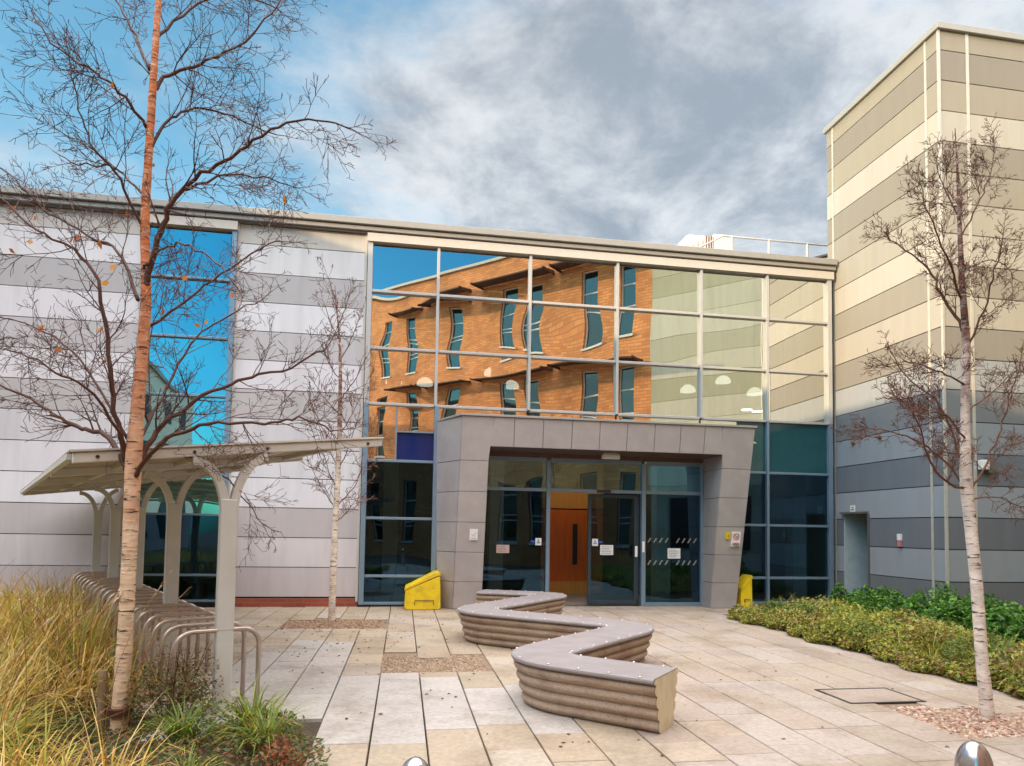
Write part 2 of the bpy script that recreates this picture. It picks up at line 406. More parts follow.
skyc = MIX(MATH('MULTIPLY', hz, MATH('MULTIPLY', front, .62)), skb.outputs[0], (1.55, 1.85, 2.05))
seen = MIX(MATH('MULTIPLY', cov, .92), skyc, cl)
# added bright sky overhead and behind the camera, out of frame, lifts the shade
over = MATH('MAXIMUM', RANGE(sp.outputs[2], .64, .80), MATH('MULTIPLY', RANGE(sp.outputs[1], .10, -.35), RANGE(sp.outputs[2], .46, .60)))
oc = MIX(RANGE(n2.outputs['Fac'], .35, .7), (12.6, 12.0, 11.8), (9.6, 9.6, 10.0))
final = MIX(over, seen, oc)
L(final, bg.inputs[0])

sc.view_settings.view_transform = 'Standard'; sc.view_settings.look = 'None'; sc.view_settings.gamma = 1.0
sc.view_settings.use_curve_mapping = False; sc.view_settings.exposure = 1.45
sc.cycles.max_bounces = 10; sc.cycles.transparent_max_bounces = 16; sc.cycles.glossy_bounces = 6
sc.cycles.caustics_reflective = False; sc.cycles.caustics_refractive = False
sc.cycles.use_denoising = True; sc.cycles.sample_clamp_indirect = 8

# ------------------------------------------------------------------ ground, paving
g = MB(); g.quad((-1500, -1500, -.036), (1500, -1500, -.036), (1500, 1500, -.036), (-1500, 1500, -.036)); struct(g.build('ground', M['joint']))
PITS = [(-1.95, -.35, -2.95, -1.85), (4.38, 6.2, -9.05, -8.1), (-.28, .98, -6.25, -5.2)]
def in_bed(x, y):
    if x > 6.15 and y < -1.2: return True
    # left bed: left of the line of the cycle racks
    return left_bed(x, y)
SA = Vector((-1.49, -7.7, 0)); SX = Vector((-.485, .8746, 0)); SW = Vector((.8746, .485, 0))      # cycle shelter: first post, axis, cross direction
def shel(t, e, z): return SA + SX * t + SW * e + Vector((0, 0, z))
def left_bed(x, y):
    q = Vector((x, y, 0)) - SA; t = q.dot(SX); e = q.dot(SW)
    if t > -.35: return e < -.55 and y < -.5
    return x < -.50 - (y + 9.1) * .38 and e < .75 and y > -11.5 and x < -.42
pav = MB(); rnd = random.Random(3)
TAN = (.375, .305, .225); TAN2 = (.345, .27, .19); PALE = (.425, .39, .36); PINK = (.365, .295, .24)
x = -9.4; ci = 0
while x < 9.6:
    wdt = .418 if x < 1.5 else .432
    y = -13.6 + rnd.uniform(0, .4)
    while y < -.02:
        ln = rnd.choice((.42, .42, .63, .63, .84)); y1 = min(y + ln, -.012)
        xm, ym = x + wdt / 2, (y + y1) / 2
        if y1 - y < .1: break
        for a, b, c, d in PITS:
            if a < xm < b and y < c < y1: y1 = c; ym = (y + y1) / 2
        if y1 - y < .02: y = y1 + .001; continue
        skip = any(a < xm < b and c < ym < d for a, b, c, d in PITS) or (xm > 6.3 and ym < -1.5) or (left_bed(xm, ym))
        if not skip:
            pale = (-1.75 < xm < 1.45 and -8.5 < ym < -5.0 - .9 * ((ci * 7) % 3 == 0) + (.9 if xm < -.6 else -.6)) and not (xm > .2 and ym > -6.7)
            if pale: c = jit(PALE, .05)
            elif xm > 2.0: c = jit(rnd.choice((PINK, PINK, mixc(PINK, TAN, .5), mixc(PINK, PALE, .3))), .06)
            else: c = jit(rnd.choice((TAN, TAN, mixc(TAN, TAN2, .6), mixc(TAN, PALE, .3))), .06)
            gp = .0055 + rnd.uniform(0, .002)
            pav.slabtile(x + gp, x + wdt - gp, y + gp * .35, y1 - gp * .35, rnd.uniform(-.002, .002), .004, c)
        y = y1
    x += wdt; ci += 1
struct(pav.build('paving', M['slab']))

def pebbles(name, rects, n, sizes, cols, z=0.0, test=None):
    m = MB(); r = random.Random(11)
    for (a, b, c, d) in rects:
        for _ in range(n):
            px, py = r.uniform(a, b), r.uniform(c, d)
            if test and not test(px, py): continue
            s = r.uniform(*sizes); an = r.uniform(0, 6.28); ca, sa = math.cos(an), math.sin(an)
            k = r.uniform(.5, .9); h = s * r.uniform(.35, .6)
            base = [(s, 0), (.4 * s, s * k), (-.6 * s, s * k * .8), (-s, -.1 * s), (-.3 * s, -s * k), (.6 * s, -s * k * .8)]
            vs = [(px + u * ca - v * sa, py + u * sa + v * ca, z - .004) for u, v in base] + [(px + (u * ca - v * sa) * .6, py + (u * sa + v * ca) * .6, z + h) for u, v in base]
            m.add(vs, [(i, (i + 1) % 6, 6 + (i + 1) % 6, 6 + i) for i in range(6)] + [tuple(range(6, 12))], jit(r.choice(cols), .2))
    return m
for i, (a, b, c, d) in enumerate(PITS):
    m = MB(); m.box((a - .2, c - .2, -.033), (b + .2, d + .2, -.018 if i != 1 else -.012)); struct(m.build('tree_pit_soil', M['pitsoil']))
GC = [(.40, .24, .17), (.52, .36, .28), (.26, .13, .09), (.46, .33, .22), (.60, .48, .40)]
stuff(pebbles('tree_pit_gravel', [PITS[1]], 2600, (.010, .026), GC, -.012).build('gravel', M['gravel']), 'pinkish gravel in the tree pit round the pale birch on the right', 'gravel')
stuff(pebbles('worn', [PITS[2]], 1500, (.008, .022), [(.40, .30, .20), (.46, .35, .25), (.30, .21, .14)], -.014).build('rubble', M['gravel']), 'sandy rubble filling the empty square pit left of the bench', 'rubble')
stuff(pebbles('mid', [PITS[0]], 1300, (.008, .024), [(.34, .22, .14), (.24, .14, .09), (.42, .30, .20)], -.014).build('bark_chips', M['gravel']), 'brown bark chips in the pit round the thin birch by the wall', 'bark chips')

# dead leaves blown over the slabs
lv = MB(); r = random.Random(5)
for _ in range(520):
    px, py = r.uniform(-2.2, 6.0), r.uniform(-11, -.3)
    if r.random() < .5: px, py = r.gauss(-.7, .8), r.gauss(-3.2, 1.4)
    if left_bed(px, py) or py > -.05: continue
    s = r.uniform(.010, .026); a = r.uniform(0, 6.28); z0 = .004
    u = Vector((math.cos(a), math.sin(a), 0)); v = Vector((-math.sin(a), math.cos(a), 0)); p = Vector((px, py, z0))
    lv.add([p - u * s, p + v * s * .6 + Vector((0, 0, r.uniform(.002, .012))), p + u * s, p - v * s * .6 + Vector((0, 0, r.uniform(.001, .008)))], [(0, 1, 2), (0, 2, 3)], jit(r.choice([(.12, .06, .03), (.20, .10, .04), (.07, .04, .025)]), .3))
stuff(lv.build('fallen_leaves', M['leaf']), 'small brown dead leaves scattered over the paving', 'leaves')

# inspection cover in the paving
t = thing('inspection_cover', 'recessed paved manhole cover with dark metal edge near the right birch', 'manhole cover', (4.6, -7.7, 0))
fr = MB(); cxy = Vector((4.62, -7.70, 0)); ua = Vector((.0, 1, 0)); ub = Vector((1, 0, 0)); HX, HY = .39, .27
for sx in (-1, 1): fr.obox(cxy + ub * sx * HX + Vector((0, 0, .003)), ub, ua, (0, 0, 1), .014, HY + .014, .004)
for sy in (-1, 1): fr.obox(cxy + ua * sy * HY + Vector((0, 0, .0035)), ub, ua, (0, 0, 1), HX - .014, .014, .004)
fr.build('frame', M['iron'], t)
pn = MB(); pn.box((4.62 - HX + .016, -7.70 - HY + .016, -.02), (4.62 + HX - .016, -7.70 + HY - .016, .0048), jit(PINK, .05)); pn.build('infill_slab', M['slab'], t)

# ------------------------------------------------------------------ main building
ZK = [.19 + .585 * k for k in range(20)]
LIGHT, MID, DARK, PALEL = (.56, .56, .575), (.40, .395, .405), (.285, .285, .29), (.64, .64, .65)
main_cols = [(.50, .465, .485), (.60, .58, .60), (.455, .43, .44), (.68, .68, .72), (.62, .62, .66), (.56, .555, .59), (.455, .44, .45), (.65, .645, .68), (.48, .47, .485), (.64, .64, .67), (.41, .405, .415), (.65, .65, .67), (.50, .475, .44)]
B = thing('college_building', 'wide two storey building clad in grey bands with a tall mirror glass wall', 'building', (0, 0, 0))
cl = MB(); wallm = MB()
def band_strip(x0, x1, xs):
    for k in range(13):
        z0 = ZK[k] + .008; z1 = (ZK[k + 1] if k < 12 else 7.60) - .008
        for a, b in zip(xs[:-1], xs[1:]):
            cl.box((a + .003, -.018, z0), (b - .003, .006, z1), jit(main_cols[k], .03))
    wallm.box((x0, .008, -.03), (x1, .30, 7.6))
for a, b, xs in ((-14.0, -5.13, [-14, -11.2, -8.3, -5.13]), (-3.38, -.86, [-3.38, -.86])):
    cl = MB(); wallm = MB(); band_strip(a, b, xs)
    wallm.build('backing_wall', M['backing'], B); cl.build('cladding', M['clad'], B)
    pl = MB(); pl.box((a, -.012, -.02), (b, .007, .17)); pl.build('brick_plinth', M['plinth'], B)
tr = MB()
for a in (-3.40, -.86 - .05): tr.box((a, -.03, .10), (a + .05, .0, 7.6))
tr.box((-5.16, -.03, .1), (-5.12, .0, 7.6))
tr.build('edge_trim', M['cream'], B)
cp = MB(); cp.box((-14, -.22, 7.735), (9.63, .25, 7.865)); cp.box((-14, -.16, 7.635), (9.63, .2, 7.715)); cp.build('coping', M['coping'], B, bevel=.008)
cp = MB(); cp.box((-14, -.12, 7.715), (9.63, .2, 7.735)); cp.box((-14, -.10, 7.60), (9.63, .2, 7.634)); cp.build('shadow_gap', M['capdark'], B)
hd = MB()
for a, b in ((-5.13, -3.38), (-.86, 9.6)): hd.box((a, -.13, 7.43), (b, .10, 7.60))
hd.build('window_head', M['cream'], B)
rf = MB(); rf.box((-14, .26, 7.50), (9.68, 9.0, 7.70)); rf.build('roof', M['roofm'], B)

def pane(mb_name, x0, x1, z0, z1, y, mat, parent, amp=.004, seed=0):
    r = random.Random(seed); nx, nz = 14, 10; m = MB(); vs = []
    a1 = r.choice((-1, 1)) * amp * r.uniform(.5, 1.0); a2 = r.uniform(-amp, amp) * .12; a3 = r.uniform(-amp, amp) * .12; tx = r.uniform(-1, 1) * .0022; tz_ = r.uniform(-1, 1) * .0016; ph = r.uniform(0, 3)
    for j in range(nz + 1):
        for i in range(nx + 1):
            u, v = i / nx, j / nz
            d = tx * (u - .5) * (x1 - x0) + tz_ * (v - .5) + a1 * math.sin(math.pi * u) * math.sin(math.pi * v) + a2 * math.sin(2 * math.pi * u + ph) * math.sin(math.pi * v) + a3 * math.sin(2 * math.pi * v + ph) * math.sin(math.pi * u)
            vs.append((x0 + (x1 - x0) * u, y + d, z0 + (z1 - z0) * v))
    fs = [(j * (nx + 1) + i, j * (nx + 1) + i + 1, (j + 1) * (nx + 1) + i + 1, (j + 1) * (nx + 1) + i) for j in range(nz) for i in range(nx)]
    m.add(vs, fs); return m.build(mb_name, mat, parent, smooth=True)

MX = [-.796, .598, 2.546, 4.474, 6.402, 7.98, 9.517]
RZ = [7.40, 6.424, 5.246, 4.102, 2.943, 1.777, .615, .07]
mu = MB(); ml = MB(); mr_ = MB(); HW = .028
def vert(x, z0, z1, m, hw=HW): m.box((x - hw, -.09, z0), (x + hw, .07, z1))
def horz(x0, x1, z, m, h=.026, yf=-.075): m.box((x0, yf, z - h), (x1, .06, z + h))
for i, x in enumerate(MX):
    hw = .05 if i in (0, 6) else HW
    vert(x, 4.102, 7.43, mu, hw)
    if i in (0, 5, 6): vert(x, .04, 4.10, ml if i == 0 else mr_, hw)
vert(.63, .04, 4.10, ml, .05)
for k in range(1, 4):
    for a, b in zip(MX[:-1], MX[1:]): horz(a + HW + .003, b - HW - .003, RZ[k], mu)
for k in range(4, 8):
    horz(-.74, .575, RZ[k], ml); horz(7.25, 7.945, RZ[k], mr_); horz(8.012, 9.46, RZ[k], mr_)
cw = mu.build('curtain_wall', M['mull'], B, bevel=.004)
lowf = ml.build('lower_glazing_frame', M['bframe'], B, bevel=.004); lowr = mr_.build('lower_glazing_frame', M['bframe'], B, bevel=.004)  # lower mullions get a darker, bluer colour that paints in their shade
sd = 100
for k in range(0, 3):
    for i in range(6):
        sd += 1
        amp = (.0004, .0052, .0032)[k] * (1.2 if i < 3 else .55)
        pane('glass_pane', MX[i] + .02, MX[i + 1] - .02, RZ[k + 1] + .015, RZ[k] - .015, .0, M['glassU'], cw, amp, sd)
for i in range(1, 5):                                   # short row between the portal roof and the first rail
    pane('glass_pane', MX[i] + .02, MX[i + 1] - .02, 3.60, RZ[3] - .015, .0, M['glassU'], cw, .002, 900 + i)
pane('glass_pane', MX[0] + .02, -.20, RZ[4] + .02, RZ[3] - .02, .0, M['glassU'], cw, .003, 801)
pane('glass_pane', -.17, .575, 3.56, RZ[3] - .02, .0, M['glassU'], cw, .003, 802)
pane('blue_reflection_pane', -.17, .575, RZ[4] + .02, 3.54, -.002, M['bluerefl'], lowf, .001, 803)  # solid pane that paints a blue reflection onto the glazing
m = MB(); m.box((-.20, -.05, RZ[4] + .02), (-.17, .03, RZ[3] - .02)); m.box((-.165, -.05, 3.535), (.575, .03, 3.565)); m.build('slim_bar', M['bframe'], lowf)
pane('spandrel_pane', 7.27, 7.955, RZ[4] + .02, RZ[3] - .02, .0, M['teal'], lowr, .001, 804)
pane('spandrel_pane', 8.0, 9.49, RZ[4] + .02, RZ[3] - .02, .0, M['teal'], lowr, .001, 805)
for k in range(4, 7):
    for (a, b) in ((-.75, .58), (7.22, 7.955), (8.0, 9.47)):
        sd += 1; pane('dark_pane', a, b, RZ[k + 1] + .015, RZ[k] - .015, .0, M['glassL'], lowf if a < 0 else lowr, .003, sd)
# narrow window in the left part
nf = MB(); vert(-5.09, .1, 7.43, nf, .04); vert(-3.44, .1, 7.43, nf, .05)
NZ = [7.40, 6.42, 5.25, 4.10, 2.94, 1.78, .615, .12]
for z in NZ[1:]: horz(-5.045, -3.495, z, nf, .022)
nw = nf.build('narrow_window', M['bframe'], B, bevel=.004)
nw['label'] = 'tall narrow window with a dark blue frame in the banded wall'
for k in range(7): pane('glass_pane', -5.06, -3.48, NZ[k + 1] + .015, NZ[k] - .015, .0, M['glassN'] if k < 5 else M['glassL'], nw, .006, 300 + k)

# interior
it = MB(); it.box((-14, .31, -.03), (9.65, 8.6, .03)); it.build('interior_floor', M['floor'], B)
it = MB(); it.box((-14, 8.6, -.03), (9.65, 8.9, 7.5)); it.box((-14.2, .31, -.03), (-14, 8.6, 7.5)); it.box((9.655, .31, -.03), (9.675, 8.6, 7.5)); it.build('interior_wall', M['iwall'], B)
it = MB(); it.box((-14, 2.6, 3.35), (9.65, 8.59, 3.65)); it.build('upper_floor', M['iwall'], B)
for lo_, hi_ in (((-2.2, 3.0, .031), (1.4, 3.2, 3.34)), ((-2.2, .32, .031), (-2.05, 2.99, 3.34)), ((5.35, 2.2, .031), (6.6, 2.35, 3.34)), ((1.41, 2.7, .031), (2.9, 2.85, 3.34))):
    it = MB(); it.box(lo_, hi_); it.build('partition', M['idark'], B)
it = MB(); it.box((6.6, 2.8, .031), (9.6, 3.0, 3.34)); it.build('red_partition', M['ired'], B)
it = MB()
for (x, y) in ((5.95, 1.1), (9.25, .9), (2.2, 2.2), (-.3, 2.4)): it.box((x - .17, y - .17, .031), (x + .17, y + .17, 7.49))
it.build('column', M['column'], B)
# lobby door seen through the open sliding leaf
ld = MB(); ld.box((3.35, 2.25, 2.13), (4.9, 2.33, 3.34)); ld.build('lobby_panel', M['panelwood'], B)
ld = MB(); ld.box((3.35, 2.26, .031), (4.9, 2.33, 2.10)); d1 = ld.build('lobby_door', M['doorwood'], B)
ld = MB(); ld.box((4.13, 2.245, .75), (4.25, 2.262, 1.75)); ld.build('vision_panel', M['dark'], d1)
ld = MB(); ld.box((3.35, 2.248, .031), (4.9, 2.259, .34)); ld.build('kick_plate', M['panelwood'], d1)
# wicker chair behind the narrow window
t = thing('wicker_chair', 'round wicker chair behind the tall narrow window', 'chair', (-4.1, .95, .03))
sh = MB()
for k in range(15):
    a = -1.1 + 2.2 * k / 14; pts = []
    for j in range(9):
        b = -.5 + 2.0 * j / 8; pts.append((-4.1 + .48 * math.sin(a) * math.cos(b * .8 - .3), .95 + .35 * math.cos(a) * .6, .62 + .45 * math.sin(b * .8 - .1)))
    sh.tube(pts, .012, 5)
sh.build('woven_shell', M['rattan'], t)
sh = MB(); sh.lathe((-4.1, 1.0, .03), [(.30, .0), (.31, .03), (.05, .05), (.05, .34), (.30, .40), (.40, .45), (.38, .47)], 20); sh.build('base', M['rattan'], t)
# pendant lamps
first = None
for (x, y, z, lab) in ((-.31, 2.5, 5.16, 'white dome pendant lamp, leftmost of those behind the mirror glass'), (.44, 2.5, 5.17, 'white dome pendant lamp just right of the leftmost one'), (2.08, 2.5, 5.51, 'upper dome pendant of the close pair over the left end of the portal'), (2.57, 2.5, 5.21, 'lower dome pendant of the close pair over the left end of the portal'), (7.23, 2.5, 5.34, 'small dome pendant beside the white column over the right of the portal'), (8.21, 2.5, 5.63, 'dome pendant lamp in the middle of the second bay from the tower'), (9.1, 2.5, 5.36, 'dome pendant lamp next to the last mullion before the tower')):
    if first is None:
        p = thing('pendant_lamp', lab, 'lamp', (x, y, z), 'pendant lamps behind the glass wall')
        m = MB(); m.lathe((x, y, z - .1), [(.20, .0), (.195, .06), (.16, .12), (.10, .17), (.03, .195)], 24); m.build('shade', M['lamp'], p, smooth=True)
        m = MB(); m.tube([(x, y, z + .09), (x, y, 7.49)], .008, 5); m.build('cable', M['dark'], p)
        first = p
    else:
        p = copy_tree(first, None, (x, y, z)); p['label'] = lab
        for ch in p.children:
            if ch.name.startswith('cable'): ch.scale = (1, 1, (7.49 - z) / (7.49 - 5.16) * .99)
dl0 = None
for (x, y, z, lab) in ((9.0, 2.2, 4.75, 'lit round downlight low behind the last bay of mirror glass'), (8.55, 1.9, 4.72, 'lit round downlight beside the second mullion from the tower'), (3.6, 1.3, 3.3, 'added lobby downlight just inside the open doorway'), (4.5, 1.3, 3.3, 'added lobby downlight behind the sliding door leaf')):  # the lobby pair is unseen, added to brighten the wooden door
    p = thing('ceiling_downlight', lab, 'lamp', (x, y, z), 'ceiling downlights')
    m = MB(); m.lathe((x, y, z), [(.13, 0), (.13, .012)], 20); m.build('diffuser', M['downl'], p)
    m = MB(); m.lathe((x, y, z + .013), [(.15, 0), (.15, .05)], 20); m.build('rim', M['white'], p)
it = MB(); it.box((1.5, .12, 3.37), (6.5, 2.58, 3.5)); it.build('lobby_ceiling', M['iwall'], B)
it = MB(); it.box((8.3, 1.7, 4.82), (9.6, 2.6, 4.9)); it.build('ceiling_panel', M['iwall'], B)
# roof plant
t = thing('rooftop_cooling_unit', 'white boxy rooftop cooling unit with a rounded top and rusty grille', 'air conditioner', (8.0, 3, 7.7))
m = MB(); m.box((8.05, 2.7, 7.7), (8.62, 3.6, 9.62)); m.build('casing', M['hvac'], t, bevel=.03)
m = MB(); m.box((7.45, 3.1, 7.7), (8.2, 3.9, 9.78)); m.build('fan_housing', M['hvac'], t, bevel=.14)
m = MB(); m.hexa([(7.05, 2.75, 7.7), (7.84, 2.75, 7.7), (7.84, 3.09, 7.7), (7.05, 3.09, 7.7), (7.05, 2.75, 9.16), (7.84, 2.75, 9.52), (7.84, 3.09, 9.52), (7.05, 3.09, 9.16)]); m.build('cowl', M['hvac'], t)
m = MB(); m.box((7.85, 2.74, 8.2), (8.045, 3.0, 9.56)); m.build('grille_box', M['rust'], t)
for k in range(3):
    m = MB(); m.box((7.87 + k * .065, 2.70, 8.2), (7.89 + k * .065, 2.738, 9.54)); m.build('grille_bar', M['cream'], t)
for k in range(5):
    m = MB(); m.box((7.15 + k * .14, 2.72, 8.2), (7.18 + k * .14, 2.748, 9.18 + k * .064)); m.build('louvre', M['cream'], t)
t = thing('roof_duct', 'low pale roof duct with a sloping top beside the tower', 'duct', (10, 3, 7.7))
m = MB(); m.hexa([(9.3, 2.4, 7.7), (13, 2.4, 7.7), (13, 3.2, 7.7), (9.3, 3.2, 7.7), (9.3, 2.4, 8.55), (13, 2.4, 9.75), (13, 3.2, 9.75), (9.3, 3.2, 8.55)]); m.build('casing', M['hvac'], t)
m = MB(); m.bar((9.3, 2.38, 8.56), (13, 2.38, 9.77), .06, .05); m.build('edge_trim', M['capdark'], t)
t = thing('roof_guard_rail', 'pale tubular guard rail along the flat roof edge by the tower', 'railing', (8, 1, 7.7))
m = MB(); m.tube([(7.45, 1, 8.75), (11.2, 1, 8.75)], .022, 8); m.tube([(5.2, 1, 8.28), (11.2, 1, 8.28)], .02, 8); m.tube([(7.45, 1, 8.75), (6.6, 1, 8.28)], .02, 8); m.tube([(5.2, 1, 8.28), (4.9, 1, 7.9)], .02, 8); m.build('rail', M['mull'], t)
for x in (5.2, 6.6, 7.68, 8.65, 9.67, 10.8):
    m = MB(); m.tube([(x, 1, 7.7), (x, 1, 8.28 if x < 7 else 8.75)], .03, 8); m.build('post', M['cream'], t)
t = thing('flat_roof_vent', 'low dark topped roof vent behind the guard rail', 'vent', (8.9, 2, 7.7))
m = MB(); m.box((8.75, 1.8, 7.7), (9.35, 2.3, 8.42)); m.build('casing', M['hvac'], t)
m = MB(); m.box((8.6, 1.7, 8.42), (9.5, 2.4, 8.5)); m.build('cap', M['capdark'], t)

# ------------------------------------------------------------------ entrance portal
YB, YT, ZT, ZS = -.45, -1.0, 3.77, 3.2
def fy(z): return YB + (YT - YB) * z / ZT
def oxl(z): return 1.0 + .075 * z / ZT
def ixl(z): return 1.575 + .045 * z / ZS
def ixr(z): return 6.43 + .05 * z / ZS
def oxr(z): return 7.01 + .14 * z / ZT
P = thing('entrance_portal', 'grey zinc tiled entrance porch with splayed piers round the glass doors', 'porch', (4, -.5, 0))
def tile(m, a, b, c, d, n, th=.02, gap=.005):
    a, b, c, d = map(Vector, (a, b, c, d)); n = Vector(n).normalized()
    ux = (b - a).normalized() * gap; uz = (d - a).normalized() * gap; vx = (c - d).normalized() * gap
    q = [a + ux + uz, b - ux + uz, c - vx - uz, d + vx - uz]
    m.hexa([q[0], q[1], q[1] - n * th, q[0] - n * th, q[3], q[2], q[2] - n * th, q[3] - n * th])
tz = [.0, .54, 1.13, 1.72, 2.32, 2.92]
nf = Vector((0, -1, -.145))
def fp(x, z): return Vector((x, fy(z) - .02, z))
m = MB()
zz = tz + [ZT]
for a, b in zip(zz[:-1], zz[1:]):
    if b == ZT:
        m2 = 3.2
        tile(m, fp(oxl(a), a), fp(ixl(a), a), fp(1.70, ZT), fp(oxl(ZT), ZT), nf)
    else:
        tile(m, fp(oxl(a), a), fp(ixl(a), a), fp(ixl(b), b), fp(oxl(b), b), nf)
    zb = b
    if b == ZT: tile(m, fp(ixr(a), a), fp(oxr(a), a), fp(oxr(b), b), fp(6.42, b), nf)
    else: tile(m, fp(ixr(a), a), fp(oxr(a), a), fp(oxr(b), b), fp(ixr(b), b), nf)
xs = [1.70, 2.10, 2.68, 3.26, 3.83, 4.40, 4.98, 5.53, 6.05, 6.42]
for i, (a, b) in enumerate(zip(xs[:-1], xs[1:])):
    la = ixl(ZS) if i == 0 else a; lb = ixr(ZS) if i == len(xs) - 2 else b
    tile(m, fp(la, ZS), fp(lb, ZS), fp(b, ZT), fp(a, ZT), nf)
m.build('front_panel', M['zinc'], P, bevel=.003)
m = MB(); m2_ = MB()
for a, b in zip(zz[:-1], zz[1:]):
    def lp(z): return Vector((oxl(z), fy(z), z))
    def lq(z): return Vector((.70 - .07 * z / ZT, -.085, z))
    n = (lp(a) - lq(a)).cross(Vector((0, 0, 1)));
    if n.x > 0: n = -n
    tile(m, lq(a), lp(a), lp(b), lq(b), n)
    def rp(z): return Vector((oxr(z), fy(z), z))
    def rq(z): return Vector((7.10 + .14 * z / ZT, -.085, z))
    n2 = Vector((1, -.3, 0)); tile(m2_, rp(a), rq(a), rq(b), rp(b), n2)
m.build('side_panel', M['zinc'], P, bevel=.003); m2_.build('side_panel', M['zinc'], P, bevel=.003)
m = MB(); m2_ = MB()
for a, b in zip(tz, tz[1:] + [ZS]):
    tile(m, (ixr(a), -.02, a), (ixr(a), fy(a), a), (ixr(b), fy(b), b), (ixr(b), -.02, b), (-1, 0, 0))
    tile(m2_, (ixl(a), fy(a), a), (ixl(a), -.02, a), (ixl(b), -.02, b), (ixl(b), fy(b), b), (1, 0, 0))
m.build('reveal_panel', M['zinc'], P, bevel=.003); m2_.build('reveal_panel', M['zinc'], P, bevel=.003)
m = MB(); m.box((ixl(3.2) - .0, fy(ZS) + .02, ZS - .003), (ixr(3.2), -.02, ZS + .05)); m.build('soffit', M['soffit'], P)
# dark core behind the tiles
m = MB()
def core(xa, xb, za, zb, xa2, xb2):
    m.hexa([(xa, fy(za) + .004, za), (xb, fy(za) + .004, za), (xb, -.10, za), (xa, -.10, za), (xa2, fy(zb) + .004, zb), (xb2, fy(zb) + .004, zb), (xb2, -.10, zb), (xa2, -.10, zb)])
core(oxl(0) + .03, ixl(0) - .022, .0, ZS, oxl(ZS) + .03, ixl(ZS) - .022)
core(ixr(0) + .022, oxr(0) - .03, .0, ZS, ixr(ZS) + .022, oxr(ZS) - .03)
core(oxl(ZS) + .03, oxr(ZS) - .03, ZS + .06, ZT - .01, oxl(ZT) + .03, oxr(ZT) - .03)
m.build('core', M['backing'], P)
m = MB()
m.hexa([(.63, -.092, ZT + .002), (1.05, YT - .05, ZT + .002), (7.18, YT - .05, ZT + .002), (7.27, -.092, ZT + .002), (.63, -.092, ZT + .045), (1.05, YT - .05, ZT + .045), (7.18, YT - .05, ZT + .045), (7.27, -.092, ZT + .045)])
m.build('roof_cap', M['coping'], P, bevel=.004)
# glazed screen and doors
ds = MB()
for (x, hw, z1) in ((1.60, .03, 3.05), (3.0, .04, 3.05), (5.10, .045, 3.05), (6.43, .03, 3.05)): ds.box((x - hw, -.07, .0), (x + hw, .05, z1))
for (a, b) in ((1.635, 2.955), (3.045, 5.05), (5.15, 6.395)):
    ds.box((a, -.068, 2.40), (b, .045, 2.47)); ds.box((a, -.066, 3.03), (b, .045, 3.11))
for (a, b) in ((1.635, 2.955), (5.15, 6.395)): ds.box((a, -.065, .0), (b, .045, .08))
fr = ds.build('door_frame', M['bframe'], P, bevel=.004)
m = MB(); m.box((1.56, -.06, 3.112), (6.46, .05, 3.196)); m.build('head_panel', M['soffit'], P)
for i, (a, b) in enumerate(((1.62, 2.97), (3.03, 5.06), (5.14, 6.41))): pane('top_light', a, b, 2.46, 3.04, -.01, M['glassT'], fr, .002, 500 + i)
pane('fixed_pane', 1.62, 2.97, .07, 2.41, -.01, M['glassL'], fr, .003, 510); pane('fixed_pane', 5.14, 6.41, .07, 2.41, -.01, M['glassL'], fr, .003, 511)
lf = MB()
lf.box((3.90, .06, .02), (3.97, .11, 2.38)); lf.box((4.93, .06, .02), (5.04, .11, 2.38)); lf.box((3.97, .062, .02), (4.93, .108, .12)); lf.box((3.97, .062, 2.30), (4.93, .108, 2.38))
dl = lf.build('sliding_door', M['leafframe'], P, bevel=.004); dl['label'] = 'right sliding door leaf, half open'
pane('glass_pane', 3.96, 4.94, .11, 2.31, .085, M['glassL'], dl, .002, 512)
lf = MB()
for k in (0, 1): lf.box((4.90 + k * .16, -.10, 1.05 + .1 * k), (4.95 + k * .16, -.072, 1.28 + .1 * k))
lf.build('door_button', M['white'], P)
lf = MB(); lf.box((4.05, -.10, 2.405), (4.35, -.069, 2.465)); lf.build('door_sensor', M['dark'], P)
# manifestation stripes on the right-hand pane
stripem = surf('frosted_stripe', (.22, .22, .20), .6)
for z in (1.36, .88):
    for k in range(9):
        if k in (4,): continue
        mf = MB(); x = 5.20 + k * .13; mf.hexa([(x, -.016, z), (x + .035, -.016, z), (x + .035, -.0135, z), (x, -.0135, z), (x + .06, -.016, z + .10), (x + .095, -.016, z + .10), (x + .095, -.0135, z + .10), (x + .06, -.0135, z + .10)])
        mf.build('stripe_marking', stripem, P)

def plate(name, label, cat, x0, x1, z0, z1, y, mat, group=None, th=.006):
    t = thing(name, label, cat, ((x0 + x1) / 2, y, z0), group)
    m = MB(); m.box((x0, y - th, z0), (x1, y, z1)); m.build('sheet', mat, t); return t
NG = 'paper notices on the entrance glass'
t = plate('paper_notice', 'pinkish paper notice taped inside the left door pane', 'notice', 1.92, 2.19, 1.10, 1.27, -.018, M['pink'], NG)
def lines(t, x0, x1, z0, z1, y, n, mat):
    m = MB(); h = (z1 - z0) / n
    for k in range(n): m.box((x0, y - .0015, z0 + h * k + h * .3), (x1 - (x1 - x0) * random.uniform(0, .35), y, z0 + h * k + h * .6))
    m.build('print_line', mat, t)
greyp = surf('grey_print', (.25, .25, .26), .6)
lines(t, 1.95, 2.16, 1.12, 1.25, -.0245, 4, greyp)
t = plate('paper_notice', 'white paper notice on the dark sliding door leaf', 'notice', 4.17, 4.46, 1.08, 1.29, .055, M['paper'], NG); lines(t, 4.20, 4.43, 1.1, 1.27, .0485, 5, greyp)
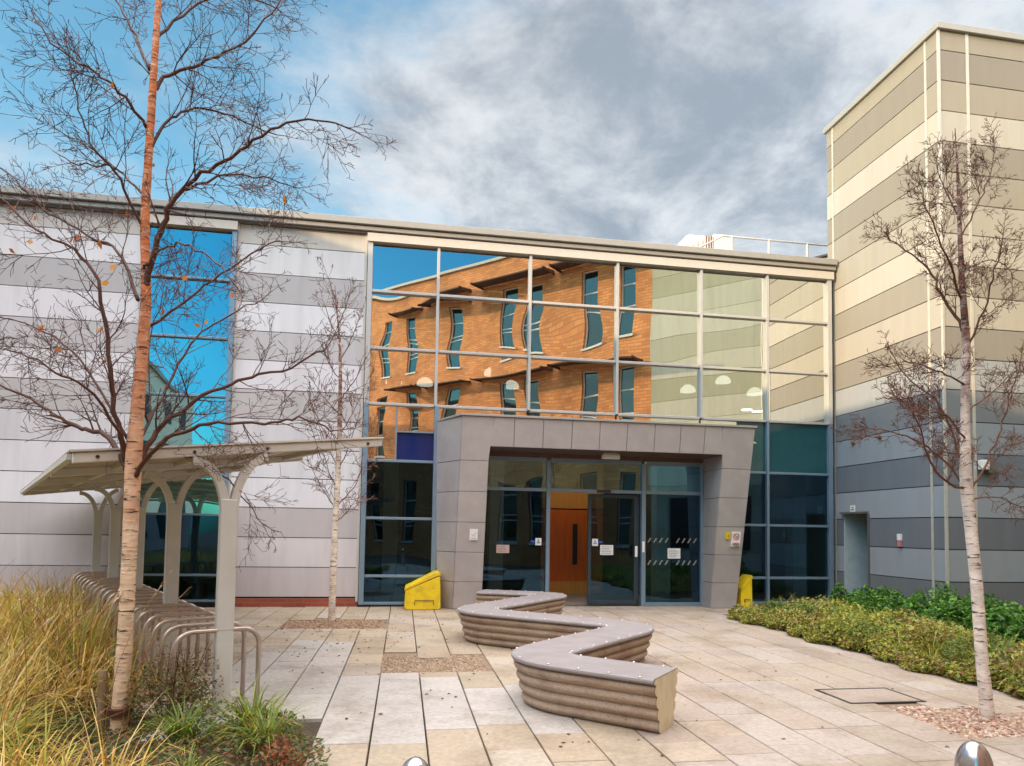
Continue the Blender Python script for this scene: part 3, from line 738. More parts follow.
t = plate('paper_notice', 'pale paper notice beside the diagonal stripes on the right pane', 'notice', 5.66, 5.95, 1.02, 1.24, -.018, M['paper'], NG); lines(t, 5.69, 5.92, 1.04, 1.22, -.0245, 5, greyp)
PG = 'square door stickers'
for (x, y, lab) in ((2.74, -.018, 'small blue and white square sticker by the left edge of the doorway'), (3.99, .055, 'small blue and white square sticker on the sliding door leaf')):
    t = plate('door_sticker', lab, 'sticker', x, x + .13, 1.27, 1.42, y, M['paper'], PG)
    m = MB(); m.box((x + .03, y - .009, 1.31), (x + .10, y - .0065, 1.34)); m.box((x + .05, y - .009, 1.345), (x + .08, y - .0065, 1.39)); m.build('print_symbol', greyp, t)
    m = MB(); xx = x + (.14 if x > 3 else -.10); m.hexa([(xx, y - .006, 1.33), (xx + .09, y - .006, 1.33), (xx + .09, y, 1.33), (xx, y, 1.33), (xx, y - .006, 1.37), (xx + .09, y - .006, 1.37), (xx + .09, y, 1.37), (xx, y, 1.37)]); m.build('blue_arrow', M['blue'], t)
# signs on the piers
def pier_y(z): return fy(z) - .045
def psign(name, label, x0, x1, z0, z1, mat):
    t = thing(name, label, 'sign', ((x0 + x1) / 2, pier_y(z0), z0))
    m = MB(); m.hexa([(x0, pier_y(z0), z0), (x1, pier_y(z0), z0), (x1, pier_y(z0) + .022, z0), (x0, pier_y(z0) + .022, z0), (x0, pier_y(z1), z1), (x1, pier_y(z1), z1), (x1, pier_y(z1) + .022, z1), (x0, pier_y(z1) + .022, z1)]); m.build('plate', mat, t); return t
def on(x, z, d=.002): return Vector((x, pier_y(z) - d, z))
t = psign('white_sign', 'small white sign with a grey tick on the left pier', 1.29, 1.45, 1.37, 1.59, M['white'])
m = MB(); m.bar(on(1.33, 1.49), on(1.36, 1.45), .004, .014, (0, -1, 0)); m.bar(on(1.36, 1.45), on(1.42, 1.54), .004, .014, (0, -1, 0)); m.build('tick_mark', greyp, t)
m = MB(); m.bar(on(1.32, 1.405), on(1.42, 1.405), .004, .012, (0, -1, 0)); m.build('print_line', greyp, t)
t = psign('yellow_sign', 'little yellow sign beside the red and white one on the right pier', 6.66, 6.75, 1.46, 1.61, M['signyel'])
m = MB(); m.bar(on(6.69, 1.535), on(6.72, 1.535), .004, .05, (0, -1, 0)); m.build('print_symbol', M['dark'], t)
t = psign('prohibition_sign', 'white and red no smoking sign on the right pier', 6.785, 6.985, 1.31, 1.62, M['white'])
m = MB(); pts = [on(6.885 + .062 * math.cos(a * math.pi / 12), 1.52 + .062 * math.sin(a * math.pi / 12), .004) for a in range(25)]; m.tube(pts, .007, 5)
m.tube([on(6.885 - .043, 1.52 + .043, .004), on(6.885 + .043, 1.52 - .043, .004)], .006, 5); m.build('ring_and_bar', M['red'], t)
m = MB(); m.bar(on(6.855, 1.51, .003), on(6.915, 1.51, .003), .004, .014, (0, -1, 0)); m.bar(on(6.915, 1.515, .003), on(6.93, 1.55, .003), .004, .008, (0, -1, 0)); m.build('cigarette_symbol', M['dark'], t)
m = MB(); m.bar(on(6.80, 1.375, .0025), on(6.97, 1.375, .0025), .004, .10, (0, -1, 0)); m.build('red_panel', M['red'], t)
m = MB()
for z, a, b in ((1.40, 6.83, 6.94), (1.375, 6.815, 6.955), (1.35, 6.84, 6.93)): m.bar(on(a, z, .006), on(b, z, .006), .003, .010, (0, -1, 0))
m.build('print_line', M['white'], t)
t = thing('emergency_light', 'white bulkhead emergency light fixed under the portal soffit above the doors', 'light fitting', (4.2, -.5, 3.1))
m = MB(); m.box((4.02, -.56, 3.08), (4.40, -.44, 3.165)); m.build('diffuser', M['white'], t, bevel=.015)
m = MB(); m.box((4.04, -.55, 3.165), (4.38, -.45, 3.197)); m.build('base_plate', M['mull'], t)

# ------------------------------------------------------------------ tower
TX, TY0, TY1, TZ = 9.691, -3.117, .24, 11.10
T = thing('tower_block', 'taller block clad in tan and grey bands rising at the right edge', 'building', (TX, TY0, 0))
tcol = [tuple(q * w for q, w in zip(c_, ((.70, .68, .64) if i_ > 7 else (.60, .66, .74)))) for i_, c_ in enumerate([(.27, .26, .25), (.50, .49, .49), (.24, .24, .25), (.49, .49, .50), (.25, .26, .28), (.43, .44, .45), (.30, .30, .30), (.50, .49, .47), (.34, .33, .31), (.54, .52, .48), (.40, .38, .34), (.60, .58, .54), (.50, .48, .43), (.40, .375, .33), (.33, .305, .265), (.58, .555, .51), (.40, .365, .30), (.31, .275, .235), (.40, .355, .29)])]  # lower rows are tinted darker and bluer to paint in the shade
core_m = MB()
DY0, DY1, DZ = -1.06, -.24, 2.06
core_m.box((TX + .03, TY0 + .03, -.03), (24, DY0, TZ)); core_m.box((TX + .03, DY1, -.03), (24, TY1 - .03, TZ)); core_m.box((TX + .03, DY0, DZ), (24, DY1, TZ)); core_m.box((TX + .75, DY0, -.03), (24, DY1, DZ))
core_m.build('core', M['backing'], T)
m = MB(); ys = [TY0 + .03, -2.80, .017, TY1 - .002]; fx = [TX + .03, 10.30, 14.2, 18.4, 24]
for k in range(19):
    z0 = ZK[k] + .009; z1 = (ZK[k + 1] if k < 18 else TZ) - .009
    for a, b in zip(ys[:-1], ys[1:]):
        segs = [(a, b)]
        if a < DY0 < b and z0 < DZ: segs = [(a, DY0), (DY1, b)]
        for s0, s1 in segs:
            zt = z1
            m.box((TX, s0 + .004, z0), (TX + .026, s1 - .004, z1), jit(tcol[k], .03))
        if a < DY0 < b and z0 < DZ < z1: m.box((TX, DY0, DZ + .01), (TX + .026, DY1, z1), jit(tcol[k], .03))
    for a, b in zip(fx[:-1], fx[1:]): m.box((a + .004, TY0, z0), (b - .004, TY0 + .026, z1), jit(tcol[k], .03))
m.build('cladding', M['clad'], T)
m = MB(); m.box((TX, TY0 - .004, -.02), (24, TY0 + .024, .18)); m.box((TX - .004, TY0 + .03, -.02), (TX + .024, DY0, .18)); m.build('plinth', M['capdark'], T)
m = MB()
m.box((TX - .012, -2.825, .1), (TX + .0, -2.775, TZ)); m.box((TX - .012, -.01, .1), (TX, .04, TZ)); m.box((TX - .014, TY0 - .014, .1), (TX + .028, TY0 + .028, TZ)); m.box((10.27, TY0 - .012, .1), (10.33, TY0, TZ)); m.box((14.17, TY0 - .012, .1), (14.23, TY0, TZ))
m.build('seam_strip', surf('tan_seam_strip', (.52, .49, .44), .45, .2), T)
m = MB(); m.box((TX - .06, TY0 - .06, TZ + .002), (24, TY1 + .05, TZ + .13)); m.build('coping', M['coping'], T, bevel=.008)
m = MB(); m.box((TX + .02, DY1 - .02, .0), (TX + .74, DY1, DZ)); m.build('recess_lining', surf('pale_blue_lining', (.42, .50, .52), .5), T)
m = MB(); m.box((TX + .60, DY0, .0), (TX + .66, DY1 - .022, DZ - .02)); dd = m.build('side_door', M['bframe'], T)
m = MB(); m.tube([(TX + .55, DY0 + .15, 1.0), (TX + .55, DY0 + .15, 1.25)], .012, 8); m.build('handle', M['steel'], dd)
m = MB(); m.box((TX - .07, DY0 - .02, DZ - .01), (TX - .001, DY1 + .02, DZ + .035)); m.box((TX - .03, DY0 - .045, .1), (TX - .001, DY0 - .005, DZ - .012)); m.build('door_flashing', M['capdark'], T)
t = thing('door_sign', 'tiny white plate above the side door of the banded tower', 'sign', (TX, -.58, 2.1))
m = MB(); m.box((TX - .012, -.66, 2.10), (TX - .002, -.50, 2.24)); m.build('plate', M['white'], t)
m = MB(); m.box((TX - .015, -.63, 2.13), (TX - .0122, -.53, 2.16)); m.box((TX - .015, -.61, 2.18), (TX - .0122, -.55, 2.21)); m.build('print_line', greyp, t)
t = thing('alarm_box', 'small white and red box on the dark band beside the tower side door', 'alarm', (TX, -2.0, 1.4))
m = MB(); m.box((TX - .06, -2.04, 1.50), (TX - .002, -1.95, 1.63)); m.build('white_cover', M['white'], t, bevel=.008)
m = MB(); m.box((TX - .055, -2.035, 1.38), (TX - .002, -1.955, 1.498)); m.build('red_base', surf('faded_red_plastic', (.60, .20, .20), .5), t, bevel=.006)
t = thing('wall_lamp', 'boxy outdoor lamp on the front of the tower behind the right birch', 'lamp', (10.5, TY0, 2.9))
m = MB(); m.box((10.50, TY0 - .09, 2.76), (10.66, TY0 - .002, 3.06)); m.build('housing', M['capdark'], t, bevel=.01)
m = MB(); m.box((10.34, TY0 - .13, 2.82), (10.495, TY0 - .015, 3.0)); m.build('lens', M['white'], t, bevel=.02)
for (y, z, lab) in ((-.63, 3.60, 'left one of two dark red fixings on the tower wall'), (-1.45, 3.62, 'right one of two dark red fixings on the tower wall')):
    m = MB(); m.lathe((0, 0, 0), [(.045, 0), (.045, .03), (.02, .045)], 10); o = m.build('wall_fixing', M['rust']); o.rotation_euler = (0, -math.pi / 2, 0); o.location = (TX - .001, y, z); tag(o, lab, 'fixing', 'fixings on the tower wall')

# ------------------------------------------------------------------ buildings round the courtyard, behind the camera (mirrored in the glass)
W0 = Vector((9.9, -12.1, 0)); WT = Vector((-.70711, -.70711, 0)); WN = Vector((-.70711, .70711, 0)); ZV = Vector((0, 0, 1))
def wp(s, o, z): return W0 + WT * s + WN * o + ZV * z
W = thing('brick_wing', 'orange brick college wing with tall paired windows, mirrored in the glass wall', 'building', tuple(W0))
def wbox(m, s0, s1, o0, o1, z0, z1, col=None):
    m.hexa([wp(s0, o0, z0), wp(s1, o0, z0), wp(s1, o1, z0), wp(s0, o1, z0), wp(s0, o0, z1), wp(s1, o0, z1), wp(s1, o1, z1), wp(s0, o1, z1)], col)
wins = []
for (s0, s1) in ((.75, 1.45), (2.5, 3.3), (5.35, 6.15), (6.75, 7.65), (10.35, 11.25), (13.1, 13.95), (15.6, 16.4)):
    for (z0, z1) in ((9.85, 13.05), (5.3, 8.5), (1.0, 4.0)): wins.append((s0, s1, z0, z1))
m = MB(); WEND = 19.5
cols = sorted({(a, b) for a, b, _, _ in wins}); rows = sorted({(c, d) for _, _, c, d in wins})
prev = 0.0
for (a, b) in cols:
    wbox(m, prev, a, -.35, 0, -.03, 14.6); zp = -.03
    for (c, d) in rows: wbox(m, a, b, -.35, 0, zp, c); zp = d
    wbox(m, a, b, -.35, 0, zp, 14.6); prev = b
wbox(m, prev, WEND, -.35, 0, -.03, 14.6); wbox(m, WEND - .35, WEND, -8, -.35, -.03, 14.6)
m.build('wall', M['brick'], W)
m = MB(); wbox(m, .0, WEND + .1, -.5, .10, 14.6, 14.74); m.build('coping', M['cream'], W)
m = MB(); wbox(m, .0, WEND - .4, -8, -.9, -.03, 14.55); m.build('room', M['wdark'], W)
for (a, b, c, d) in wins:
    m = MB(); h = .05
    wbox(m, a, a + h, -.22, -.14, c, d); wbox(m, b - h, b, -.22, -.14, c, d); wbox(m, a + h, b - h, -.22, -.14, c, c + h); wbox(m, a + h, b - h, -.22, -.14, d - h, d)
    for q in (.32, .40, .70): wbox(m, a + h, b - h, -.21, -.15, c + (d - c) * q - .03, c + (d - c) * q + .03)
    wf = m.build('window', M['wframe'], W)
    m = MB(); wbox(m, a - .05, b + .05, -.16, .06, c - .09, c); m.build('sill', M['wframe'], wf)
    m = MB(); m.quad(wp(a + h, -.18, c + h), wp(b - h, -.18, c + h), wp(b - h, -.18, d - h), wp(a + h, -.18, d - h)); m.build('pane', M['winglass'], wf)
for (a, b) in ((.3, 4.4), (4.7, 8.9), (9.6, 12.2), (12.6, 15.0)):
    for z in (13.35, 8.78):
        m = MB()
        for k in range(6): wbox(m, a, b, .03 + k * .16, .14 + k * .16, z - k * .02, z + .06 - k * .02)
        for e in (a, b - .06): wbox(m, e, e + .06, .0, 1.0, z - .12, z - .02)
        m.build('sun_shade', M['brise'], W)
E2 = thing('banded_wing', 'grey banded wing between the brick wing and the tower, mirrored in the glass', 'building', tuple(W0))
m = MB(); wb = [LIGHT, DARK, PALEL, MID, LIGHT, DARK, PALEL, LIGHT, DARK, LIGHT, MID, PALEL, LIGHT, DARK, MID, LIGHT]
for k in range(15):
    wbox(m, -15.5, -.002, -.3, .0, .86 * k + .006, .86 * (k + 1) - .006, jit(mixc(wb[k], (.56, .52, .26), .5), .03))
m.build('cladding', M['clad'], E2)
m = MB(); wbox(m, -15.5, -.002, -8, -.31, -.03, 12.85); m.build('core', M['backing'], E2)
m = MB(); wbox(m, -15.5, -.002, -.5, .1, 12.9, 13.1); m.build('coping', M['coping'], E2)
m = MB()
for k in range(6): wbox(m, -1.9 - 2.1 * k, -.8 - 2.1 * k, .002, .03, 1.0, 3.0)
m.build('window', M['wdark'], E2)
S = thing('courtyard_side_building', 'plain pale rendered wing closing the courtyard on the left', 'building', (-14, -18, 0))
m = MB(); m.box((-22, -34, -.03), (-14.0, -.9, 10.55)); m.build('wall', M['render'], S)
m = MB(); m.box((-22, -34, 10.551), (-13.9, -.8, 10.72)); m.build('roof', M['coping'], S)
for k in range(9):
    m = MB(); y = -32 + k * 3.5
    for z in (1.0, 4.3, 7.5): m.box((-14.001, y, z), (-13.96, y + 1.3, z + 1.7))
    m.build('window', M['wdark'], S)

# ------------------------------------------------------------------ bench
Bn = thing('serpentine_bench', 'zigzag concrete bench with ribbed sides and smooth grey seat', 'bench', (1.9, -5, 0))
nodes = [Vector((2.14, -8.57)), Vector((1.12, -7.66)), Vector((2.94, -5.86)), Vector((.90, -4.20)), Vector((2.82, -1.96)), Vector((1.45, -1.38))]
path = [nodes[0]]
for i in range(1, len(nodes) - 1):
    p, a, b = nodes[i], nodes[i - 1], nodes[i + 1]; rr = .52
    da = (a - p).normalized(); db = (b - p).normalized(); A1 = p + da * rr; B1 = p + db * rr
    for k in range(15):
        q = k / 14; path.append(A1 * (1 - q) ** 2 + p * 2 * q * (1 - q) + B1 * q * q)
path.append(nodes[-1])
dense = []
for a, b in zip(path[:-1], path[1:]):
    n = max(1, int((b - a).length / .12))
    for k in range(n): dense.append(a + (b - a) * (k / n))
dense.append(path[-1])
def frames(ps):
    out = []
    for i, p in enumerate(ps):
        t = (ps[min(i + 1, len(ps) - 1)] - ps[max(i - 1, 0)]).normalized(); out.append((p, Vector((-t.y, t.x))))
    return out
frm = frames(dense)
def sweep(prof, closed_caps=True):
    """prof: list of (offset, z) going round the section; offset + = left"""
    m = MB(); n = len(prof); vs = []
    for p, nn in frm:
        for o, z in prof: q = p + nn * o; vs.append((q.x, q.y, z))
    fs = []
    for i in range(len(frm) - 1):
        for k in range(n): fs.append((i * n + k, i * n + (k + 1) % n, (i + 1) * n + (k + 1) % n, (i + 1) * n + k))
    m.add(vs, fs)
    return m, n
HWB = .245
side = []
nz = 36
for k in range(nz + 1):
    z = .0 + .40 * k / nz; basew = .160 + .105 * (z / .40)
    lob = abs(math.sin(math.pi * 4 * z / .40)) ** .75
    side.append((basew - .030 + .044 * lob, z))
prof = [(o, z) for o, z in side] + [(-o, z) for o, z in reversed(side)]
m, n = sweep(prof); m.build('ribbed_base', M['conc'], Bn, smooth=True)
top = [(-.26, .401), (.26, .401), (.284, .408), (.292, .424), (.288, .440), (.272, .450), (-.272, .450), (-.288, .440), (-.292, .424), (-.284, .408)]
m, n = sweep(top); m.build('seat_slab', M['seat'], Bn, smooth=False)
for end, sgn in ((0, 1), (len(frm) - 1, -1)):
    m = MB(); p, nn = frm[end]; tdir = (dense[1] - dense[0]).normalized() if end == 0 else (dense[-1] - dense[-2]).normalized()
    e = p - tdir * .004 * sgn; e2 = p + tdir * .03 * sgn
    poly = prof + [(-.247, .451), (.247, .451)][0:0]
    poly = side[:] + [(.272, .402), (.290, .424), (.272, .447), (-.272, .447), (-.290, .424), (-.272, .402)] + [(-o, z) for o, z in reversed(side)]
    # strips between left and right outlines keep the wavy edge
    half = len(poly) // 2; vs = []
    for o, z in poly[:half]: q = e + nn * o; vs.append((q.x, q.y, z)); q = e - nn * o; vs.append((q.x, q.y, z))
    fs = [(2 * i, 2 * i + 1, 2 * i + 3, 2 * i + 2) if sgn > 0 else (2 * i, 2 * i + 2, 2 * i + 3, 2 * i + 1) for i in range(half - 1)]
    m.add(vs, fs); m.build('end_face', M['concend'], Bn)
# steel studs along both nosings
stud0 = None; acc = 0; nst = 0
lens = [0]
for a, b in zip(dense[:-1], dense[1:]): lens.append(lens[-1] + (b - a).length)
for sgn in (1, -1):
    s = .12
    while s < lens[-1] - .05 and nst < 96:
        i = max(j for j in range(len(lens)) if lens[j] <= s); i = min(i, len(dense) - 2)
        f = (s - lens[i]) / (lens[i + 1] - lens[i]); p = dense[i].lerp(dense[i + 1], f); nn = frm[i][1]
        q = p + nn * sgn * .268; loc = (q.x - 1.9, q.y + 5, .450)
        if stud0 is None:
            m = MB(); m.lathe((1.9, -5, 0), [(.014, -.004), (.013, .003), (.009, .008), (.003, .009)], 10); stud0 = m.build('stud', M['steel'], Bn, smooth=True); stud0.location = loc
        else:
            c = stud0.copy(); COL.objects.link(c); c.parent = Bn; c.location = loc
        nst += 1; s += .27

# ------------------------------------------------------------------ yellow grit bins
def grit_bin(label, x0, x1, y0, y1, h, slope_left=True):
    t = thing('grit_bin', label, 'grit bin', ((x0 + x1) / 2, (y0 + y1) / 2, 0), 'yellow grit bins')
    hl = h * .62; lx = x0; fl = lambda f: x0 + (x1 - x0) * f
    prof = [(fl(.04), .0), (fl(.97), .0), (fl(1.0), .05), (fl(.985), h * .62), (fl(.97), h * .90), (fl(.05), hl * .86), (fl(.02), hl * .80), (fl(0), .06)]
    m = MB(); n = len(prof)
    vs = [(x, y0, z) for x, z in prof] + [(x, y1, z) for x, z in prof]
    m.add(vs, [tuple(range(n)), tuple(reversed(range(n, 2 * n)))] + [(i, i + n, (i + 1) % n + n, (i + 1) % n) for i in range(n)]); m.build('body', M['yellow'], t, bevel=.02)
    lid = [(fl(.0), hl * .84), (fl(.03), hl * .98), (fl(.84), h * .985), (fl(.90), h), (fl(.965), h * .985), (fl(.985), h * .90), (fl(.96), h * .90), (fl(.86), h * .90), (fl(.05), hl * .87)]
    lid = [(fl(-.01), hl * .80), (fl(.02), hl * .97), (fl(.82), h * .99), (fl(.92), h), (fl(.975), h * .96), (fl(.99), h * .88), (fl(.94), h * .905), (fl(.05), hl * .865)]
    m = MB(); n = len(lid)
    vs = [(x, y0 - .015, z) for x, z in lid] + [(x, y1 + .015, z) for x, z in lid]
    m.add(vs, [tuple(range(n)), tuple(reversed(range(n, 2 * n)))] + [(i, i + n, (i + 1) % n + n, (i + 1) % n) for i in range(n)]); m.build('lid', M['yellow'], t, bevel=.012)
    m = MB(); a, b = fl(.28), fl(.80); m.tube([(a, y0 - .006, .10), (a, y0 - .012, .19), (b, y0 - .012, .19), (b, y0 - .006, .10)], .008, 6); m.build('moulded_groove', surf('brown_groove', (.20, .13, .02), .6), t)
    m = MB()
    for f in (.12, .88): m.box((fl(f) - .04, y0 + .03, -.004), (fl(f) + .04, y0 + .12, .03))
    m.build('foot', M['dark'], t)
    m = MB(); m.box((x0 - .022, (y0 + y1) / 2 - .05, hl * .60), (x0 + .004, (y0 + y1) / 2 + .05, hl * .74)); m.build('hasp', M['dark'], t)
    return t
grit_bin('yellow grit bin with a sloping lid beside the left side of the porch', .06, .76, -.62, -.13, .74)
grit_bin('yellow grit bin half hidden behind the right pier of the porch', 7.13, 7.40, -.45, -.10, .70)

# ------------------------------------------------------------------ bollards
def bollard(u, v, ztop, label):
    d = ray(u, v); p = CPOS + d * ((ztop - EYE) / d.z)
    t = thing('steel_bollard', label, 'bollard', (p.x, p.y, 0), 'steel bollards in the foreground')
    r = .066; m = MB(); prof = [(r, -.02), (r, ztop - .11)]
    for k in range(1, 11): a = k / 10 * math.pi / 2; prof.append((max(.002, r * math.cos(a)), ztop - .11 + .11 * math.sin(a)))
    m.lathe((p.x, p.y, 0), prof, 32); b = m.build('post', M['bollard'], t, smooth=True)
    q = Vector((CPOS.x - p.x, CPOS.y - p.y, 0)).normalized(); q = Vector((q.x * .94 + q.y * -.34, q.y * .94 + q.x * .34, 0)).normalized()
    m = MB(); c = Vector((p.x, p.y, ztop - .125)); m.tube([c + q * (r - .012), c + q * (r + .006)], .013, 12); m.build('reflector_socket', M['dark'], t)
    m = MB(); m.lathe((p.x, p.y, 0), [(.10, -.005), (.10, .006), (.09, .010)], 28); m.build('base_collar', M['steel'], t)
bollard(973.5, 741, .80, 'stainless steel bollard with a dark socket at the bottom right')
bollard(415.5, 757, .80, 'stainless steel bollard whose dome just shows at the bottom centre')

# ------------------------------------------------------------------ cycle shelter and stands
def zroof(e): return 2.23 + .137 * e
S2 = thing('cycle_shelter', 'pale steel cycle shelter with a corrugated canopy on forked posts', 'bicycle shelter', tuple(SA))
LEN = 8.5
for k in range(5):
    t0 = 2.12 * k
    m = MB(); hw, hd = .072, .04
    m.obox(shel(t0, 0, .90), SW, SX, ZV, hw, hd, .92)
    pst = m.build('post', M['postpaint'], S2, bevel=.012)
    m = MB()
    for sg in (-1, 1):
        pr = []; 
        for j in range(13):
            q = j / 12; e = sg * (.036 + .27 * (1 - math.cos(q * 1.45)) / (1 - math.cos(1.45))); z = 1.70 + (zroof(e) - .06 - 1.70) * math.sin(q * 1.5) / math.sin(1.5); pr.append((e, z))
        for (e0, z0), (e1, z1) in zip(pr[:-1], pr[1:]):
            dv = Vector((e1 - e0, z1 - z0)).normalized(); nv = Vector((-dv.y, dv.x)) * .034
            pts = []
            for tt in (t0 - .036, t0 + .036):
                pts += [shel(tt, e0 - nv.x, z0 - nv.y), shel(tt, e0 + nv.x, z0 + nv.y), shel(tt, e1 + nv.x, z1 + nv.y), shel(tt, e1 - nv.x, z1 - nv.y)]
            m.hexa(pts)
    m.build('fork', M['postpaint'], pst)
    m = MB(); a, b = -1.15, 1.43
    pts = []
    for tt in (t0 - .035, t0 + .035):
        pts += [shel(tt, a, zroof(a) - .03), shel(tt, b, zroof(b) - .02), shel(tt, b, zroof(b) + .05), shel(tt, a, zroof(a) + .05)]
    m.hexa([pts[0], pts[1], pts[5], pts[4], pts[3], pts[2], pts[6], pts[7]]) 
    m.build('cross_arm', M['postpaint'], S2, bevel=.006)
    if k == 0:
        m = MB()
        for e in (a + .16, b - .16, -.3, .3): m.tube([shel(-.036, e, zroof(e) + .01), shel(-.046, e, zroof(e) + .01)], .014, 8)
        m.build('bolt', M['dark'], S2)
m = MB(); nrib = 54; vs = []; fs = []
for j in range(2):
    for i in range(nrib * 2 + 1):
        e = -1.15 + 2.58 * i / (nrib * 2); dz = .052 + (.018 if i % 2 else 0); vs.append(shel(-.05 if j == 0 else LEN + .04, e, zroof(e) + dz))
# corrugations run across the canopy: build them along the axis instead
vs = []; fs = []; nr = 120
for i in range(nr + 1):
    tt = -.05 + (LEN + .1) * i / nr; dz = .056 + (.022 if i % 2 else 0)
    for e in (-1.17, 0.1, 1.45): vs.append(shel(tt, e, zroof(e) + dz))
for i in range(nr):
    for j in range(2): fs.append((i * 3 + j, i * 3 + j + 1, i * 3 + j + 4, i * 3 + j + 3))
m.add(vs, fs); m.build('roof_sheet', M['roofsheet'], S2)
m = MB()
for e in (-1.16, -.6, 0.0, .6, 1.2): m.bar(shel(.04, e, zroof(e) + .025), shel(LEN, e, zroof(e) + .025), .05, .045)
m.build('purlin', M['postpaint'], S2)
def hoop_mesh(name, t0):
    m = MB(); a, b, h, rr = -.39, .29, .70, .14; pts = [shel(t0, a, -.02), shel(t0, a, h - rr)]
    for k in range(1, 8): q = k / 8 * math.pi / 2; pts.append(shel(t0, a + rr * (1 - math.cos(q)), h - rr + rr * math.sin(q)))
    pts += [shel(t0, a + rr, h), shel(t0, b - rr, h)]
    for k in range(1, 8): q = k / 8 * math.pi / 2; pts.append(shel(t0, b - rr + rr * math.sin(q), h - rr + rr * math.cos(q)))
    pts += [shel(t0, b, h - rr), shel(t0, b, -.02)]
    m.tube(pts, .021, 10); return m
hp = None
ordn = ['nearest', 'second', 'third', 'fourth', 'fifth', 'sixth', 'seventh', 'eighth', 'ninth', 'tenth', 'eleventh', 'twelfth', 'thirteenth', 'fourteenth', 'fifteenth', 'sixteenth', 'seventeenth', 'eighteenth', 'nineteenth', 'twentieth']
for k in range(20):
    t0 = -.02 + .42 * k
    base = shel(t0, 0, 0)
    lab = ('nearest steel cycle stand, beside the first shelter post' if k == 0 else 'steel hoop cycle stand, %s back in the row under the canopy' % ordn[k])
    if k == 19: lab = 'steel hoop cycle stand at the far end of the row by the building'
    if hp is None:
        hp = thing('cycle_stand', lab, 'bicycle stand', tuple(base), 'steel hoop cycle stands under the shelter')
        hoop_mesh('hoop', t0).build('hoop', M['galv'], hp, smooth=True)
        m = MB()
        for e in (-.39, .29): m.lathe(tuple(shel(t0, e, 0)), [(.06, -.005), (.06, .006), (.03, .012)], 14)
        m.build('foot_flange', M['galv'], hp)
    else:
        c = copy_tree(hp, None, tuple(base)); c['label'] = lab

# ------------------------------------------------------------------ trees
def smooth_pts(pts, per=4):
    out = []
    n = len(pts)
    for i in range(n - 1):
        p0, p1, p2, p3 = pts[max(i - 1, 0)], pts[i], pts[i + 1], pts[min(i + 2, n - 1)]
        for k in range(per):
            t = k / per
            out.append(.5 * ((2 * p1) + (p2 - p0) * t + (2 * p0 - 5 * p1 + 4 * p2 - p3) * t * t + (3 * p1 - p0 - 3 * p2 + p3) * t ** 3))
    out.append(pts[-1]); return out

class Tree:
    def __init__(s, seed, rmin=.0019): s.rmin = rmin; s.r = random.Random(seed); s.br = MB(); s.tw = MB(); s.tips = []
    def rv(s, k=1.0): return Vector((s.r.gauss(0, k), s.r.gauss(0, k), s.r.gauss(0, k)))
    def twig(s, p, d, ln, r0, lev, up=.10, wig=.22, dens=1.0):
        n = max(3, int(ln / .075)); step = ln / n; d = d.normalized(); pts = [p]; rad = [r0]
        for i in range(n):
            d = (d + s.rv(wig) * .55 + Vector((0, 0, up)) * .5).normalized(); p = p + d * step; pts.append(p); rad.append(max(s.rmin, r0 * (1 - .75 * (i + 1) / n)))
        (s.br if r0 > .006 else s.tw).tube(pts, rad, 5 if r0 > .008 else 3, None, cap=False)
        if lev > 0:
            k = max(2, int(ln * (16 if lev >= 2 else 17) * dens))
            for _ in range(k):
                i = s.r.randint(1, n); q = pts[i]; dd = (pts[min(i + 1, n)] - pts[i - 1]).normalized()
                side = dd.cross(s.rv()).normalized(); ang = s.r.uniform(.55, 1.0)
                nd = dd * math.cos(ang) + side * math.sin(ang)
                s.twig(q, nd, ln * s.r.uniform(.28, .58) * (1.15 - .5 * i / n), max(s.rmin * 1.1, rad[i] * .6), lev - 1, up * .6, wig * 1.1, dens)
        s.tips.append(pts[-1])
    def limb(s, pts, r0, r1, lev=2, nside=12, slen=.6, up=.12, mb=None, dens=1.0, start=.15):
        P = smooth_pts([Vector(p) for p in pts], 5); n = len(P)
        P = [P[0]] + [q + s.rv(.008) for q in P[1:]]
        (mb or s.br).tube(P, [r0 + (r1 - r0) * (i / (n - 1)) ** .8 for i in range(n)], 7, None)
        for k in range(nside):
            f = start + (1 - start) * (k + s.r.random()) / nside; i = min(n - 2, int(f * (n - 1)))
            dd = (P[i + 1] - P[i]).normalized(); side = dd.cross(s.rv()).normalized(); ang = s.r.uniform(.5, 1.05)
            s.twig(P[i], dd * math.cos(ang) + side * math.sin(ang), slen * s.r.uniform(.55, 1.15) * (1.1 - .35 * f), max(.003, (r0 + (r1 - r0) * f) * .42), lev - 1, up, .22, dens)
        s.twig(P[-1], (P[-1] - P[-2]), slen * .5, r1, lev - 1, up, .2, dens)
    def finish(s, root, leaves=None, tm=None):
        a = s.br.build('crown', M['twig'] if tm is None else tm, root, smooth=True)
        b = s.tw.build('fine_twig', M['twig'] if tm is None else tm, a)
        return a

